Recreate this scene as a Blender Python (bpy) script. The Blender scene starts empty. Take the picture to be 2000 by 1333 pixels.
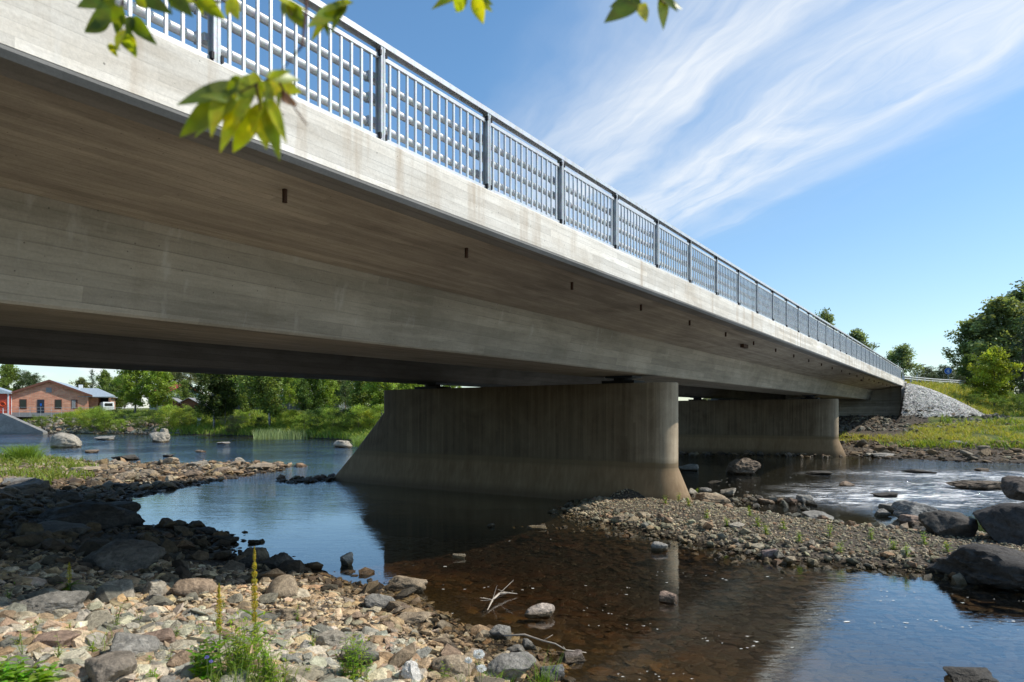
import bpy, math, random
import numpy as np
from mathutils import Vector, Matrix, noise as mnoise

random.seed(7)
rng = np.random.default_rng(7)
scene = bpy.context.scene
COL = scene.collection

# ------------------------------------------------------------------ frame
F = 1333.0; HOR = 812.0; EYE = 2.7
TH = math.atan(895.0 / 1333.0)
ST, CT = math.sin(TH), math.cos(TH)
ROT = math.pi / 2 - TH                      # bridge axis in the world

def W(t, e, z=0.0):                         # bridge coordinates -> world
    return Vector((t * ST - e * CT, t * CT + e * ST, z))
def L(x, y):                                # world -> bridge coordinates
    return x * ST + y * CT, -x * CT + y * ST
def G(px, py, h=0.0):                       # point at height h seen at that place of the photo
    d = (EYE - h) * F / (py - HOR)
    return Vector(((px - 1000) / F * d, d, h))
def D(px, d, h=0.0):                        # point at depth d in that direction
    return Vector(((px - 1000) / F * d, d, h))

# ------------------------------------------------------------------ mesh helpers
def mesh_np(name, V, Fc, cols=None, smooth=False, extra=None):
    V = np.asarray(V, dtype=np.float32); Fc = np.asarray(Fc, dtype=np.int32)
    me = bpy.data.meshes.new(name)
    k = Fc.shape[1]; n = len(Fc)
    me.vertices.add(len(V)); me.vertices.foreach_set('co', V.ravel())
    me.loops.add(n * k); me.loops.foreach_set('vertex_index', Fc.ravel())
    me.polygons.add(n)
    me.polygons.foreach_set('loop_start', np.arange(0, n * k, k, dtype=np.int32))
    me.polygons.foreach_set('loop_total', np.full(n, k, dtype=np.int32))
    me.polygons.foreach_set('use_smooth', np.full(n, smooth, dtype=bool))
    if cols is not None:
        a = me.attributes.new('col', 'FLOAT_COLOR', 'POINT')
        c = np.ones((len(V), 4), dtype=np.float32); c[:, :3] = cols
        a.data.foreach_set('color', c.ravel())
    if extra:
        for nm, arr in extra.items():
            a = me.attributes.new(nm, 'FLOAT', 'POINT'); a.data.foreach_set('value', np.asarray(arr, dtype=np.float32))
    me.update(calc_edges=True); me.validate()
    return me

class MB:
    def __init__(s): s.v = []; s.f = []
    def box(s, a, b, M=None):
        x0, y0, z0 = a; x1, y1, z1 = b; n = len(s.v)
        P = [(x0,y0,z0),(x1,y0,z0),(x1,y1,z0),(x0,y1,z0),(x0,y0,z1),(x1,y0,z1),(x1,y1,z1),(x0,y1,z1)]
        if M is not None: P = [tuple(M @ Vector(p)) for p in P]
        s.v += P
        s.f += [tuple(n+i for i in q) for q in ((0,3,2,1),(4,5,6,7),(0,1,5,4),(1,2,6,5),(2,3,7,6),(3,0,4,7))]
        return s
    def tube(s, pts, rad, k=8, cap=True):
        pts = [Vector(p) for p in pts]
        if not hasattr(rad, '__len__'): rad = [rad] * len(pts)
        n0 = len(s.v)
        for i, p in enumerate(pts):
            d = (pts[min(i+1, len(pts)-1)] - pts[max(i-1, 0)])
            if d.length < 1e-9: d = Vector((0,0,1))
            d.normalize()
            a = Vector((0,0,1)) if abs(d.z) < .9 else Vector((1,0,0))
            u = d.cross(a).normalized(); w = d.cross(u)
            for j in range(k):
                g = 2*math.pi*j/k
                s.v.append(tuple(p + (u*math.cos(g) + w*math.sin(g))*rad[i]))
        for i in range(len(pts)-1):
            for j in range(k):
                s.f.append((n0+i*k+j, n0+i*k+(j+1)%k, n0+(i+1)*k+(j+1)%k, n0+(i+1)*k+j))
        if cap:
            s.f.append(tuple(n0+j for j in range(k-1,-1,-1)))
            m = n0+(len(pts)-1)*k
            s.f.append(tuple(m+j for j in range(k)))
        return s
    def loft(s, rings, closed=True, cap=True):
        n0 = len(s.v); k = len(rings[0])
        for r in rings: s.v += [tuple(p) for p in r]
        for i in range(len(rings)-1):
            for j in range(k if closed else k-1):
                s.f.append((n0+i*k+j, n0+i*k+(j+1)%k, n0+(i+1)*k+(j+1)%k, n0+(i+1)*k+j))
        if cap and closed:
            s.f.append(tuple(n0+j for j in range(k-1,-1,-1)))
            m = n0+(len(rings)-1)*k
            s.f.append(tuple(m+j for j in range(k)))
        return s
    def poly(s, pts):
        n = len(s.v); s.v += [tuple(p) for p in pts]; s.f.append(tuple(range(n, n+len(pts)))); return s
    def build(s, name, mat, parent=None, smooth=False, bevel=0):
        me = bpy.data.meshes.new(name); me.from_pydata(s.v, [], s.f); me.update()
        import bmesh
        bm = bmesh.new(); bm.from_mesh(me); bmesh.ops.recalc_face_normals(bm, faces=bm.faces)
        if bevel: bmesh.ops.bevel(bm, geom=list(bm.edges), offset=bevel, segments=2, affect='EDGES', profile=.6)
        bm.to_mesh(me); bm.free()
        if smooth:
            me.polygons.foreach_set('use_smooth', [True]*len(me.polygons))
        if smooth == 'auto':
            pass
        return link(name, me, mat, parent)

def link(name, me, mat=None, parent=None, loc=None, rz=0.0, sc=None):
    o = bpy.data.objects.new(name, me); COL.objects.link(o)
    if mat is not None and me is not None and not me.materials: me.materials.append(mat)
    if parent is not None: o.parent = parent
    if loc is not None: o.location = loc
    if rz: o.rotation_euler = (0,0,rz)
    if sc is not None: o.scale = sc if hasattr(sc,'__len__') else (sc,sc,sc)
    return o
def empty(name, loc=(0,0,0), rz=0.0):
    o = bpy.data.objects.new(name, None); COL.objects.link(o); o.location = loc; o.rotation_euler = (0,0,rz); o.empty_display_size = .3
    return o
def tag(o, label=None, cat=None, group=None, kind=None):
    if label: o['label'] = label
    if cat: o['category'] = cat
    if group: o['group'] = group
    if kind: o['kind'] = kind
    return o
def smooth_by_angle(o, ang=40):
    me = o.data
    me.polygons.foreach_set('use_smooth', [True]*len(me.polygons))
    try: me.set_sharp_from_angle(angle=math.radians(ang))
    except Exception: pass

# ------------------------------------------------------------------ materials
class NT:
    def __init__(s, name):
        s.m = bpy.data.materials.new(name); s.m.use_nodes = True
        s.t = s.m.node_tree; s.t.nodes.clear()
        s.out = s.n('ShaderNodeOutputMaterial')
    def n(s, kind, **kw):
        nd = s.t.nodes.new(kind)
        for k, v in kw.items():
            if k in nd.inputs: nd.inputs[k].default_value = v
            else: setattr(nd, k, v)
        return nd
    def l(s, a, b): s.t.links.new(a, b)
    def coords(s, kind='Object', scale=(1,1,1), rot=(0,0,0)):
        tc = s.n('ShaderNodeTexCoord'); mp = s.n('ShaderNodeMapping')
        mp.inputs['Scale'].default_value = scale; mp.inputs['Rotation'].default_value = rot
        if kind == 'World':
            g = s.n('ShaderNodeNewGeometry'); s.l(g.outputs['Position'], mp.inputs[0])
        else: s.l(tc.outputs[kind], mp.inputs[0])
        return mp.outputs[0]
    def noise(s, co, scale=5, detail=4, rough=.55, dist=0):
        n = s.n('ShaderNodeTexNoise'); n.inputs['Scale'].default_value = scale; n.inputs['Detail'].default_value = detail
        n.inputs['Roughness'].default_value = rough; n.inputs['Distortion'].default_value = dist
        s.l(co, n.inputs['Vector']); return n.outputs['Fac']
    def ramp(s, fac, stops):
        r = s.n('ShaderNodeValToRGB'); e = r.color_ramp.elements
        e[0].position = stops[0][0]; e[1].position = stops[-1][0]
        for p, c in stops[1:-1]: e.new(p)
        for i, (p, c) in enumerate(stops):
            c = (c,c,c) if not hasattr(c,'__len__') else c
            e[i].position = p; e[i].color = (*c, 1)
        s.l(fac, r.inputs[0]); return r.outputs[0]
    def mix(s, fac, a, b, mode='MIX'):
        m = s.n('ShaderNodeMix', data_type='RGBA', blend_type=mode)
        for k_, v in ((0, fac), (6, a), (7, b)):
            sock = m.inputs[k_]
            if hasattr(v, 'links'): s.l(v, sock)
            elif hasattr(v, '__len__'): sock.default_value = (*v, 1) if len(v) == 3 else v
            else: sock.default_value = v if k_ == 0 else (v,v,v,1)
        return m.outputs[2]
    def math(s, op, a, b=0.0, c=0.0, clamp=False):
        m = s.n('ShaderNodeMath', operation=op, use_clamp=clamp)
        for i, v in enumerate((a, b, c)):
            if hasattr(v, 'links'): s.l(v, m.inputs[i])
            else: m.inputs[i].default_value = v
        return m.outputs[0]
    def maprange(s, v, a, b, c=0.0, d=1.0, smooth=False):
        m = s.n('ShaderNodeMapRange'); m.interpolation_type = 'SMOOTHSTEP' if smooth else 'LINEAR'
        s.l(v, m.inputs[0])
        for i, q in enumerate((a,b,c,d)): m.inputs[i+1].default_value = q
        return m.outputs[0]
    def bump(s, h, strength=.3, dist=.02, normal=None):
        b = s.n('ShaderNodeBump'); b.inputs['Strength'].default_value = strength; b.inputs['Distance'].default_value = dist
        s.l(h, b.inputs['Height'])
        if normal is not None: s.l(normal, b.inputs['Normal'])
        return b.outputs[0]
    def attr(s, name='col'):
        a = s.n('ShaderNodeAttribute'); a.attribute_name = name; return a
    def pos(s):
        g = s.n('ShaderNodeNewGeometry'); x = s.n('ShaderNodeSeparateXYZ'); s.l(g.outputs['Position'], x.inputs[0]); return x.outputs
    def bsdf(s, color, rough=.8, metal=0.0, normal=None, spec=.3):
        b = s.n('ShaderNodeBsdfPrincipled')
        for nm, v in (('Base Color', color), ('Roughness', rough), ('Metallic', metal), ('Specular IOR Level', spec)):
            if hasattr(v, 'links'): s.l(v, b.inputs[nm])
            elif hasattr(v, '__len__'): b.inputs[nm].default_value = (*v, 1)
            else: b.inputs[nm].default_value = v
        if normal is not None: s.l(normal, b.inputs['Normal'])
        s.l(b.outputs[0], s.out.inputs[0]); return b

def mat_plain(name, color, rough=.7, metal=0.0, var=.15, scale=6.0):
    t = NT(name); co = t.coords()
    n = t.noise(co, scale, 5)
    c = t.mix(t.maprange(n, .3, .7), tuple(x*(1-var) for x in color), tuple(min(1, x*(1+var)) for x in color))
    t.bsdf(c, rough, metal, t.bump(n, .15, .01)); return t.m

def mat_concrete(name, light, dark, mode='long', stain=.5, boards=.11, drips=0.0, rust_shade=False, streak=.6):
    t = NT(name)
    if mode == 'long': sc = (.8, 8.0, 8.0); sc2 = (3.0, 34.0, 34.0)
    elif mode == 'wall': sc = (8.0, .8, 8.0); sc2 = (34.0, 3.0, 34.0)
    else: sc = (9.0, 9.0, .25); sc2 = (30.0, 30.0, .8)
    a = t.noise(t.coords(scale=sc), 1.0, 5, .62)
    b = t.noise(t.coords(scale=sc2), 1.0, 3, .6)
    big = t.noise(t.coords(scale=(.5,.9,.9)), 1.0, 6, .6, .6)
    fine = t.noise(t.coords(), 38.0, 5, .7)
    c = t.mix(t.maprange(big, .34, .68), dark, light)
    c = t.mix(t.math('MULTIPLY', t.maprange(a, .45, .7), streak), c, tuple(x*1.18 for x in light))
    c = t.mix(t.math('MULTIPLY', t.maprange(b, .52, .74), streak*.6), c, tuple(x*.55 for x in dark))
    # boards: each board its own shade, a thin dark line between boards
    xyz = t.n('ShaderNodeSeparateXYZ'); t.l(t.coords(), xyz.inputs[0])
    if mode == 'long': q = t.math('ADD', xyz.outputs[1], xyz.outputs[2])
    elif mode == 'wall': q = t.math('ADD', xyz.outputs[2], 0.0)
    else: q = t.math('ADD', xyz.outputs[0], xyz.outputs[1])
    q = t.math('MULTIPLY', q, 1.0/boards)
    fl = t.math('FLOOR', q); fr = t.math('FRACT', q)
    seg = t.math('FLOOR', t.math('ADD', t.math('MULTIPLY', xyz.outputs[0] if mode == 'long' else xyz.outputs[2], .27), t.math('MULTIPLY', fl, .37)))
    cv = t.n('ShaderNodeCombineXYZ'); t.l(fl, cv.inputs[0]); t.l(seg, cv.inputs[1])
    wn = t.n('ShaderNodeTexWhiteNoise'); t.l(cv.outputs[0], wn.inputs['Vector'])
    shade = t.maprange(wn.outputs['Value'], 0, 1, .82, 1.10)
    line = t.maprange(fr, 0.0, .10, .5, 1.0)
    line = t.mix(t.maprange(big, .35, .6), 1.0, t.math('MULTIPLY', line, 1.0))
    c = t.mix(1.0, c, t.mix(0.0, shade, shade), 'MULTIPLY')
    c = t.mix(.75, c, line, 'MULTIPLY')
    c = t.mix(1.0, c, t.maprange(fine, .25, .75, .86, 1.1), 'MULTIPLY')
    # air holes
    vo = t.n('ShaderNodeTexVoronoi'); vo.inputs['Scale'].default_value = 7.0; t.l(t.coords(), vo.inputs['Vector'])
    hole = t.maprange(vo.outputs['Distance'], .045, .075, .35, 1.0)
    c = t.mix(.8, c, hole, 'MULTIPLY')
    if drips:
        d = t.noise(t.coords(scale=(2.3, 2.3, .22)), 1.0, 5, .6)
        c = t.mix(t.math('MULTIPLY', t.maprange(d, .53, .68), drips), c, tuple(x*y*.62 for x, y in zip(dark, (1.0,.82,.62))))
        d2 = t.noise(t.coords(scale=(3.1, 3.1, .3)), 1.7, 5, .6)
        c = t.mix(t.math('MULTIPLY', t.maprange(d2, .6, .72), drips), c, (.62,.6,.55))
    if rust_shade:
        z = t.pos()[2]
        shade_rust_noise = t.noise(t.coords(scale=(1.4,1.4,.5)), 1.0, 5, .65)
        face_shade = t.math('MULTIPLY', t.maprange(t.math('ADD', xyz.outputs[1], t.math('MULTIPLY', shade_rust_noise, .8)), 7.7, 9.2), .8)  # painted shade: base colour darkens along the pier away from the sunlit nose
        c = t.mix(face_shade, c, t.mix(1.0, c, (.27,.235,.185), 'MULTIPLY'))
        w = t.noise(t.coords(scale=(1.1,1.1,.6)), 1.0, 5, .7)
        zz = t.math('ADD', z, t.math('MULTIPLY', t.math('SUBTRACT', w, .5), .16))
        r = t.maprange(zz, 1.30, 1.25)
        c = t.mix(1.0, c, t.maprange(t.math('ABSOLUTE', t.math('SUBTRACT', z, 1.13)), .012, .03, .5, 1.0), 'MULTIPLY')
        c = t.mix(t.math('MULTIPLY', r, .85), c, t.mix(t.math('ADD', t.math('MULTIPLY', t.maprange(a, .35, .65), .35), t.math('MULTIPLY', t.maprange(shade_rust_noise, .3, .7), .5)), (.17,.105,.05), (.31,.215,.12)))
        r2 = t.math('MULTIPLY', t.maprange(zz, 1.02, 1.16), t.maprange(zz, 1.42, 1.25))
        c = t.mix(t.math('MULTIPLY', r2, .55), c, (.13,.10,.055))
        r3 = t.maprange(zz, .38, .12)
        c = t.mix(t.math('MULTIPLY', r3, .7), c, (.10,.065,.035))
    hgt = t.math('ADD', t.math('MULTIPLY', b, .3), t.math('MULTIPLY', line if False else fr, .05))
    hgt = t.math('ADD', hgt, t.math('MULTIPLY', fine, .35))
    hgt = t.math('ADD', hgt, t.math('MULTIPLY', wn.outputs['Value'], .25))
    hgt = t.math('ADD', hgt, t.math('MULTIPLY', hole, .5))
    t.bsdf(c, .82, 0, t.bump(hgt, .45, .012), .25)
    return t.m

M = {}
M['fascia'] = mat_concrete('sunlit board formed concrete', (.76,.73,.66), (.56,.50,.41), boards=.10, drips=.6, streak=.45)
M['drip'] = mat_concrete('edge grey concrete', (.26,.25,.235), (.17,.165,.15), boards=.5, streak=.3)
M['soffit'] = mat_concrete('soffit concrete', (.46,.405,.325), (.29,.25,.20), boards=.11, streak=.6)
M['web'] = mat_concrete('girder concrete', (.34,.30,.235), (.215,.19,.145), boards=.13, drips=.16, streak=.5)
M['pier'] = mat_concrete('pier concrete', (.42,.34,.235), (.25,.19,.125), mode='vert', boards=.09, rust_shade=True, streak=.6)
M['web_shade'] = mat_concrete('girder concrete with painted shade', (.15,.135,.115), (.09,.08,.065), boards=.13, streak=.4)  # far girder: its shade is put into a darker copy of the concrete
M['abut'] = mat_concrete('abutment concrete', (.50,.46,.38), (.36,.32,.25), mode='wall', boards=.14, drips=.3)

def mat_galv(name, col=(.60,.61,.61), rough=.42):
    t = NT(name); co = t.coords()
    v = t.n('ShaderNodeTexVoronoi'); v.inputs['Scale'].default_value = 60; t.l(co, v.inputs['Vector'])
    n = t.noise(t.coords(scale=(1,1,.4)), 9, 5, .6)
    c = t.mix(t.maprange(n, .3, .7), tuple(x*.78 for x in col), tuple(min(1,x*1.15) for x in col))
    c = t.mix(.18, c, v.outputs['Color'], 'SOFT_LIGHT')
    t.bsdf(c, t.maprange(n, .3, .7, rough+.12, rough-.05), .35, t.bump(n, .08, .005), .5); return t.m
M['galv'] = mat_galv('galvanised steel')
M['galv_dark'] = mat_galv('weathered galvanised steel', (.42,.44,.455), .5)
M['rusty'] = mat_plain('rusty steel pipe', (.055,.028,.016), .8)
M['black'] = mat_plain('dark rubber', (.012,.012,.014), .6)

def mat_rock(name, tint=(1,1,1), wet=True):
    t = NT(name); at = t.attr('col').outputs['Color']; co = t.coords('World')
    n1 = t.noise(co, 2.3, 6, .65, .4); n2 = t.noise(co, 17, 6, .7); n3 = t.noise(co, 70, 3, .7)
    c = t.mix(t.maprange(n1, .32, .68), 0.55, 1.28); c = t.mix(1.0, at, c, 'MULTIPLY')
    c = t.mix(1.0, c, t.maprange(n2, .3, .7, .58, 1.35), 'MULTIPLY')
    c = t.mix(1.0, c, t.maprange(n3, .2, .8, .8, 1.2), 'MULTIPLY')
    c = t.mix(1.0, c, tint, 'MULTIPLY')
    z = t.math('ADD', t.pos()[2], t.math('MULTIPLY', t.math('SUBTRACT', n2, .5), .05))
    # wet dark rim at the water, peat-brown under the water
    wetf = t.maprange(z, .13, .05)
    c = t.mix(wetf, c, t.mix(1.0, c, (.31,.26,.17), 'MULTIPLY'))
    dep = t.math('MAXIMUM', t.math('MULTIPLY', t.pos()[2], -1.0), 0.0)
    dr = t.math('POWER', 2.71828, t.math('MULTIPLY', dep, -5.6))
    dg = t.math('POWER', 2.71828, t.math('MULTIPLY', dep, -9.3))
    db = t.math('POWER', 2.71828, t.math('MULTIPLY', dep, -16.5))
    cc = t.n('ShaderNodeCombineColor'); t.l(dr, cc.inputs[0]); t.l(dg, cc.inputs[1]); t.l(db, cc.inputs[2])
    c = t.mix(1.0, c, cc.outputs[0], 'MULTIPLY')
    h = t.math('ADD', t.math('MULTIPLY', n2, 1.0), t.math('MULTIPLY', n3, .4))
    t.bsdf(c, t.maprange(z, .12, .04, .85, .4), 0, t.bump(h, .9, .035), .35); return t.m
M['rock'] = mat_rock('river stone')

def mat_ground():
    t = NT('river bank soil'); co = t.coords('World')
    g = t.attr('grass').outputs['Fac']
    n1 = t.noise(co, .5, 6, .6); n2 = t.noise(co, 9, 6, .7)
    v = t.n('ShaderNodeTexVoronoi'); v.inputs['Scale'].default_value = 13; t.l(co, v.inputs['Vector'])
    st = t.mix(t.maprange(n2, .3, .7), (.10,.078,.055), (.25,.205,.155))
    st = t.mix(t.maprange(v.outputs['Distance'], .0, .5), st, t.mix(1.0, st, .45, 'MULTIPLY'))
    gr = t.mix(t.maprange(n2, .3, .7), (.045,.075,.016), (.12,.15,.035))
    gr = t.mix(t.maprange(n1, .42, .65), gr, (.17,.16,.05))
    c = t.mix(t.maprange(t.math('ADD', g, t.math('MULTIPLY', t.math('SUBTRACT', n2, .5), .6)), .35, .65), st, gr)
    z = t.pos()[2]
    c = t.mix(t.maprange(z, .1, .03), c, t.mix(1.0, c, (.31,.26,.17), 'MULTIPLY'))
    dep = t.math('MAXIMUM', t.math('MULTIPLY', z, -1.0), 0.0)
    dr = t.math('POWER', 2.71828, t.math('MULTIPLY', dep, -5.6))
    dg = t.math('POWER', 2.71828, t.math('MULTIPLY', dep, -9.3))
    db = t.math('POWER', 2.71828, t.math('MULTIPLY', dep, -16.5))
    cc = t.n('ShaderNodeCombineColor'); t.l(dr, cc.inputs[0]); t.l(dg, cc.inputs[1]); t.l(db, cc.inputs[2])
    c = t.mix(1.0, c, cc.outputs[0], 'MULTIPLY')
    h = t.math('ADD', t.math('MULTIPLY', n2, .6), v.outputs['Distance'])
    t.bsdf(c, .9, 0, t.bump(h, .8, .04), .2); return t.m
M['ground'] = mat_ground()

def mat_leaf(name, tr=.45, rough=.55, mul=1.0):
    t = NT(name); at = t.attr('col').outputs['Color']
    c = t.mix(1.0, at, (mul, mul, mul), 'MULTIPLY')
    b = t.bsdf(c, rough, 0, None, .35)
    tr_ = t.n('ShaderNodeBsdfTranslucent'); t.l(t.mix(1.0, c, (1.25,1.15,.45), 'MULTIPLY'), tr_.inputs[0])
    mx = t.n('ShaderNodeMixShader'); mx.inputs[0].default_value = tr
    t.l(b.outputs[0], mx.inputs[1]); t.l(tr_.outputs[0], mx.inputs[2]); t.l(mx.outputs[0], t.out.inputs[0])
    return t.m
M['leaf'] = mat_leaf('leaves')
M['grass'] = mat_leaf('grass blades', .4)
M['needle'] = mat_leaf('needles', .2, .6)

def mat_bark(name, a, b, zs=1.0):
    t = NT(name); n = t.noise(t.coords(scale=(6,6,1.5*zs)), 1.5, 6, .7)
    t.bsdf(t.mix(t.maprange(n, .42, .58), a, b), .9, 0, t.bump(n, .5, .02)); return t.m
M['bark'] = mat_bark('grey bark', (.06,.05,.04), (.16,.13,.10))
M['birch'] = mat_bark('birch bark', (.05,.045,.04), (.52,.50,.46), 5)
M['pinebark'] = mat_bark('pine bark', (.12,.06,.035), (.33,.16,.08))

def mat_brick():
    t = NT('red brick'); br = t.n('ShaderNodeTexBrick')
    mp = t.coords(rot=(math.pi/2,0,0)); t.l(mp, br.inputs['Vector'])
    br.inputs['Color1'].default_value = (.60,.22,.12,1); br.inputs['Color2'].default_value = (.72,.34,.20,1)
    br.inputs['Mortar'].default_value = (.42,.34,.28,1); br.inputs['Scale'].default_value = 1.0
    br.inputs['Brick Width'].default_value = .54; br.inputs['Row Height'].default_value = .2; br.inputs['Mortar Size'].default_value = .02
    n = t.noise(t.coords(), 1.2, 5)
    c = t.mix(1.0, br.outputs['Color'], t.maprange(n, .3, .7, .8, 1.15), 'MULTIPLY')
    t.bsdf(c, .85); return t.m
M['brick'] = mat_brick()
M['roof_metal'] = mat_plain('pale metal roof', (.42,.47,.50), .45, .3)
M['roof_edge'] = mat_plain('brown roof edge', (.17,.07,.045), .7)
M['roof_red'] = mat_plain('red roof', (.42,.06,.05), .6)
M['white'] = mat_plain('white paint', (.72,.73,.72), .6)
M['mint'] = mat_plain('pale green boards', (.45,.58,.50), .7)
M['redwall'] = mat_plain('red painted boards', (.42,.07,.04), .7)
M['glass_dark'] = mat_plain('dark window glass', (.03,.035,.03), .15)
M['door_dark'] = mat_plain('dark blue grey door', (.025,.032,.045), .5)
M['grey'] = mat_plain('grey panel', (.25,.25,.25), .7)
M['blue'] = mat_plain('blue enamel', (.01,.12,.50), .4)
M['orange'] = mat_plain('orange plastic', (.65,.09,.02), .5)
M['asphalt'] = mat_plain('asphalt', (.05,.05,.052), .9)
M['foam'] = mat_plain('river foam', (.8,.78,.7), .9)
M['wood'] = mat_plain('bleached driftwood', (.42,.36,.29), .8)
M['petalw'] = mat_plain('white petals', (.8,.8,.76), .7)
M['petalb'] = mat_plain('violet blue petals', (.20,.16,.55), .6)

def mat_water():
    t = NT('peat brown river water')
    xyz = t.pos(); X, Y = xyz[0], xyz[1]
    # rapids mask attribute
    rp = t.attr('rapid').outputs['Fac']; flow = t.attr('flow').outputs['Fac']
    co = t.coords('World', scale=(1,1,1), rot=(0,0,-ROT+math.pi/2))
    w1 = t.noise(t.coords('World', scale=(.55,1.6,1), rot=(0,0,-.55)), 1.6, 4, .55, .6)
    w2 = t.noise(t.coords('World', scale=(1.3,3.8,1), rot=(0,0,-.5)), 2.6, 3, .6, .4)
    w3 = t.noise(t.coords('World', scale=(4,9,1), rot=(0,0,-.65)), 2.0, 3, .6)
    big = t.noise(co, .16, 3, .5, .5)
    calm = t.maprange(big, .38, .62, .25, 1.0)
    amp = t.math('MULTIPLY', t.math('ADD', t.math('MULTIPLY', flow, 1.0), .025), calm)
    h = t.math('MULTIPLY', t.math('ADD', t.math('ADD', t.math('MULTIPLY', w1, .9), t.math('MULTIPLY', w2, .42)), t.math('MULTIPLY', w3, .10)), amp)
    h = t.math('ADD', h, t.math('MULTIPLY', t.math('MULTIPLY', w2, rp), 1.9))
    bn = t.bump(h, 1.0, .10)
    geo = t.n('ShaderNodeNewGeometry'); dt = t.n('ShaderNodeVectorMath', operation='DOT_PRODUCT')
    t.l(geo.outputs['Incoming'], dt.inputs[0]); t.l(bn, dt.inputs[1])
    fres = t.math('ADD', .045, t.math('MULTIPLY', .955, t.math('POWER', t.math('SUBTRACT', 1.0, t.math('ABSOLUTE', dt.outputs['Value']), clamp=True), 4.0)))
    gl = t.n('ShaderNodeBsdfGlossy'); gl.inputs['Roughness'].default_value = .035; gl.inputs['Color'].default_value = (.90,.96,1,1); t.l(bn, gl.inputs['Normal'])
    tr = t.n('ShaderNodeBsdfTransparent'); tr.inputs['Color'].default_value = (.95,.86,.64,1)
    mx = t.n('ShaderNodeMixShader'); t.l(t.math('MAXIMUM', fres, t.math('MULTIPLY', rp, .5)), mx.inputs[0]); t.l(tr.outputs[0], mx.inputs[1]); t.l(gl.outputs[0], mx.inputs[2])
    fo = t.noise(t.coords('World', scale=(.7,2.6,1), rot=(0,0,-.45)), 2.1, 7, .72, 1.3)
    fo2 = t.noise(t.coords('World'), .55, 3, .5)
    fm = t.math('MULTIPLY', t.maprange(t.math('ADD', fo, t.math('MULTIPLY', t.math('SUBTRACT', fo2, .5), .35)), .50, .60), t.maprange(rp, .12, .6), clamp=True)
    df = t.n('ShaderNodeBsdfDiffuse'); df.inputs['Color'].default_value = (.85,.85,.83,1)
    m2 = t.n('ShaderNodeMixShader'); t.l(t.math('MULTIPLY', fm, .8), m2.inputs[0]); t.l(mx.outputs[0], m2.inputs[1]); t.l(df.outputs[0], m2.inputs[2])
    t.l(m2.outputs[0], t.out.inputs[0]); return t.m
M['water'] = mat_water()

# ------------------------------------------------------------------ terrain
def wp(px, py): v = G(px, py); return (v.x, v.y)
POLY_A = [wp(*p) for p in [(1100,1333),(1085,1302),(1120,1285),(1020,1262),(985,1240),(900,1222),(835,1192),(800,1160),(745,1148),(650,1136),
          (585,1105),(520,1098),(470,1083),(452,1045),(390,1030),(330,1026),(215,1035),(268,998),(252,972),(330,957),(450,935),(552,918),(520,911),(430,909),
          (330,907),(180,902),(0,890)]] + [(-62,62),(-110,72),(-400,110),(-400,-400),(400,-400),(60,-38),(12,-1.5),(4.0,4.3)]
POLY_B = [wp(*p) for p in [(1098,1002),(1130,982),(1205,966),(1290,968),(1350,985),(1480,1003),(1600,1020),(1700,1036),(1800,1046),(1860,1052),(1925,1050),(1960,1055),(2040,1060),
          (2200,1090),(2140,1160),(2000,1150),(1900,1140),(1830,1128),(1720,1112),(1600,1104),(1500,1098),(1420,1078),(1330,1058),(1230,1036),(1130,1018)]]
POLY_C = [(112,-16),(60,19)] + [wp(*p) for p in [(2000,905),(1900,903),(1780,897),(1690,893),(1640,889),(1560,886),(1440,884),(1330,880)]] + [(0,60),(-8,67)] + \
         [wp(*p) for p in [(720,866),(690,861),(640,858),(560,854),(480,852),(400,850),(280,848),(90,846),(0,845)]] + [(-140,130),(-300,200),(-900,500),(-900,1500),(1500,1500),(1500,-300)]
EMB = [(74.3,5.0),(84,2.2),(120,-4),(400,-30),(400,24),(74.3,22.2)]          # road embankment, bridge coordinates

def sdf(P, poly):                            # signed distance, positive inside
    poly = np.array(poly); A = poly; B = np.roll(poly, -1, 0)
    out = np.empty(len(P)); 
    for i in range(0, len(P), 20000):
        p = P[i:i+20000]
        d = B - A; w = p[:,None,:] - A[None]
        tt = np.clip((w*d).sum(-1)/np.maximum((d*d).sum(-1), 1e-12), 0, 1)
        dist = np.sqrt((((w - tt[...,None]*d)**2).sum(-1)).min(1))
        x, y = p[:,0:1], p[:,1:2]
        c = ((A[None,:,1] > y) != (B[None,:,1] > y)) & (x < (B[None,:,0]-A[None,:,0])*(y-A[None,:,1])/(B[None,:,1]-A[None,:,1]+1e-12)+A[None,:,0])
        out[i:i+20000] = np.where(c.sum(1) % 2 == 1, dist, -dist)
    return out
_g = np.random.default_rng(3).random((256,256))
def vnoise(x, y):
    xi = np.floor(x).astype(int); yi = np.floor(y).astype(int); fx = x-xi; fy = y-yi
    fx = fx*fx*(3-2*fx); fy = fy*fy*(3-2*fy)
    g = lambda a, b: _g[a % 256, b % 256]
    return (g(xi,yi)*(1-fx)+g(xi+1,yi)*fx)*(1-fy)+(g(xi,yi+1)*(1-fx)+g(xi+1,yi+1)*fx)*fy - .5
def fbm(x, y, o=4):
    s = 0; a = 1
    for k in range(o): s = s + a*vnoise(x*2**k+17*k, y*2**k+31*k); a *= .5
    return s
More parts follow.
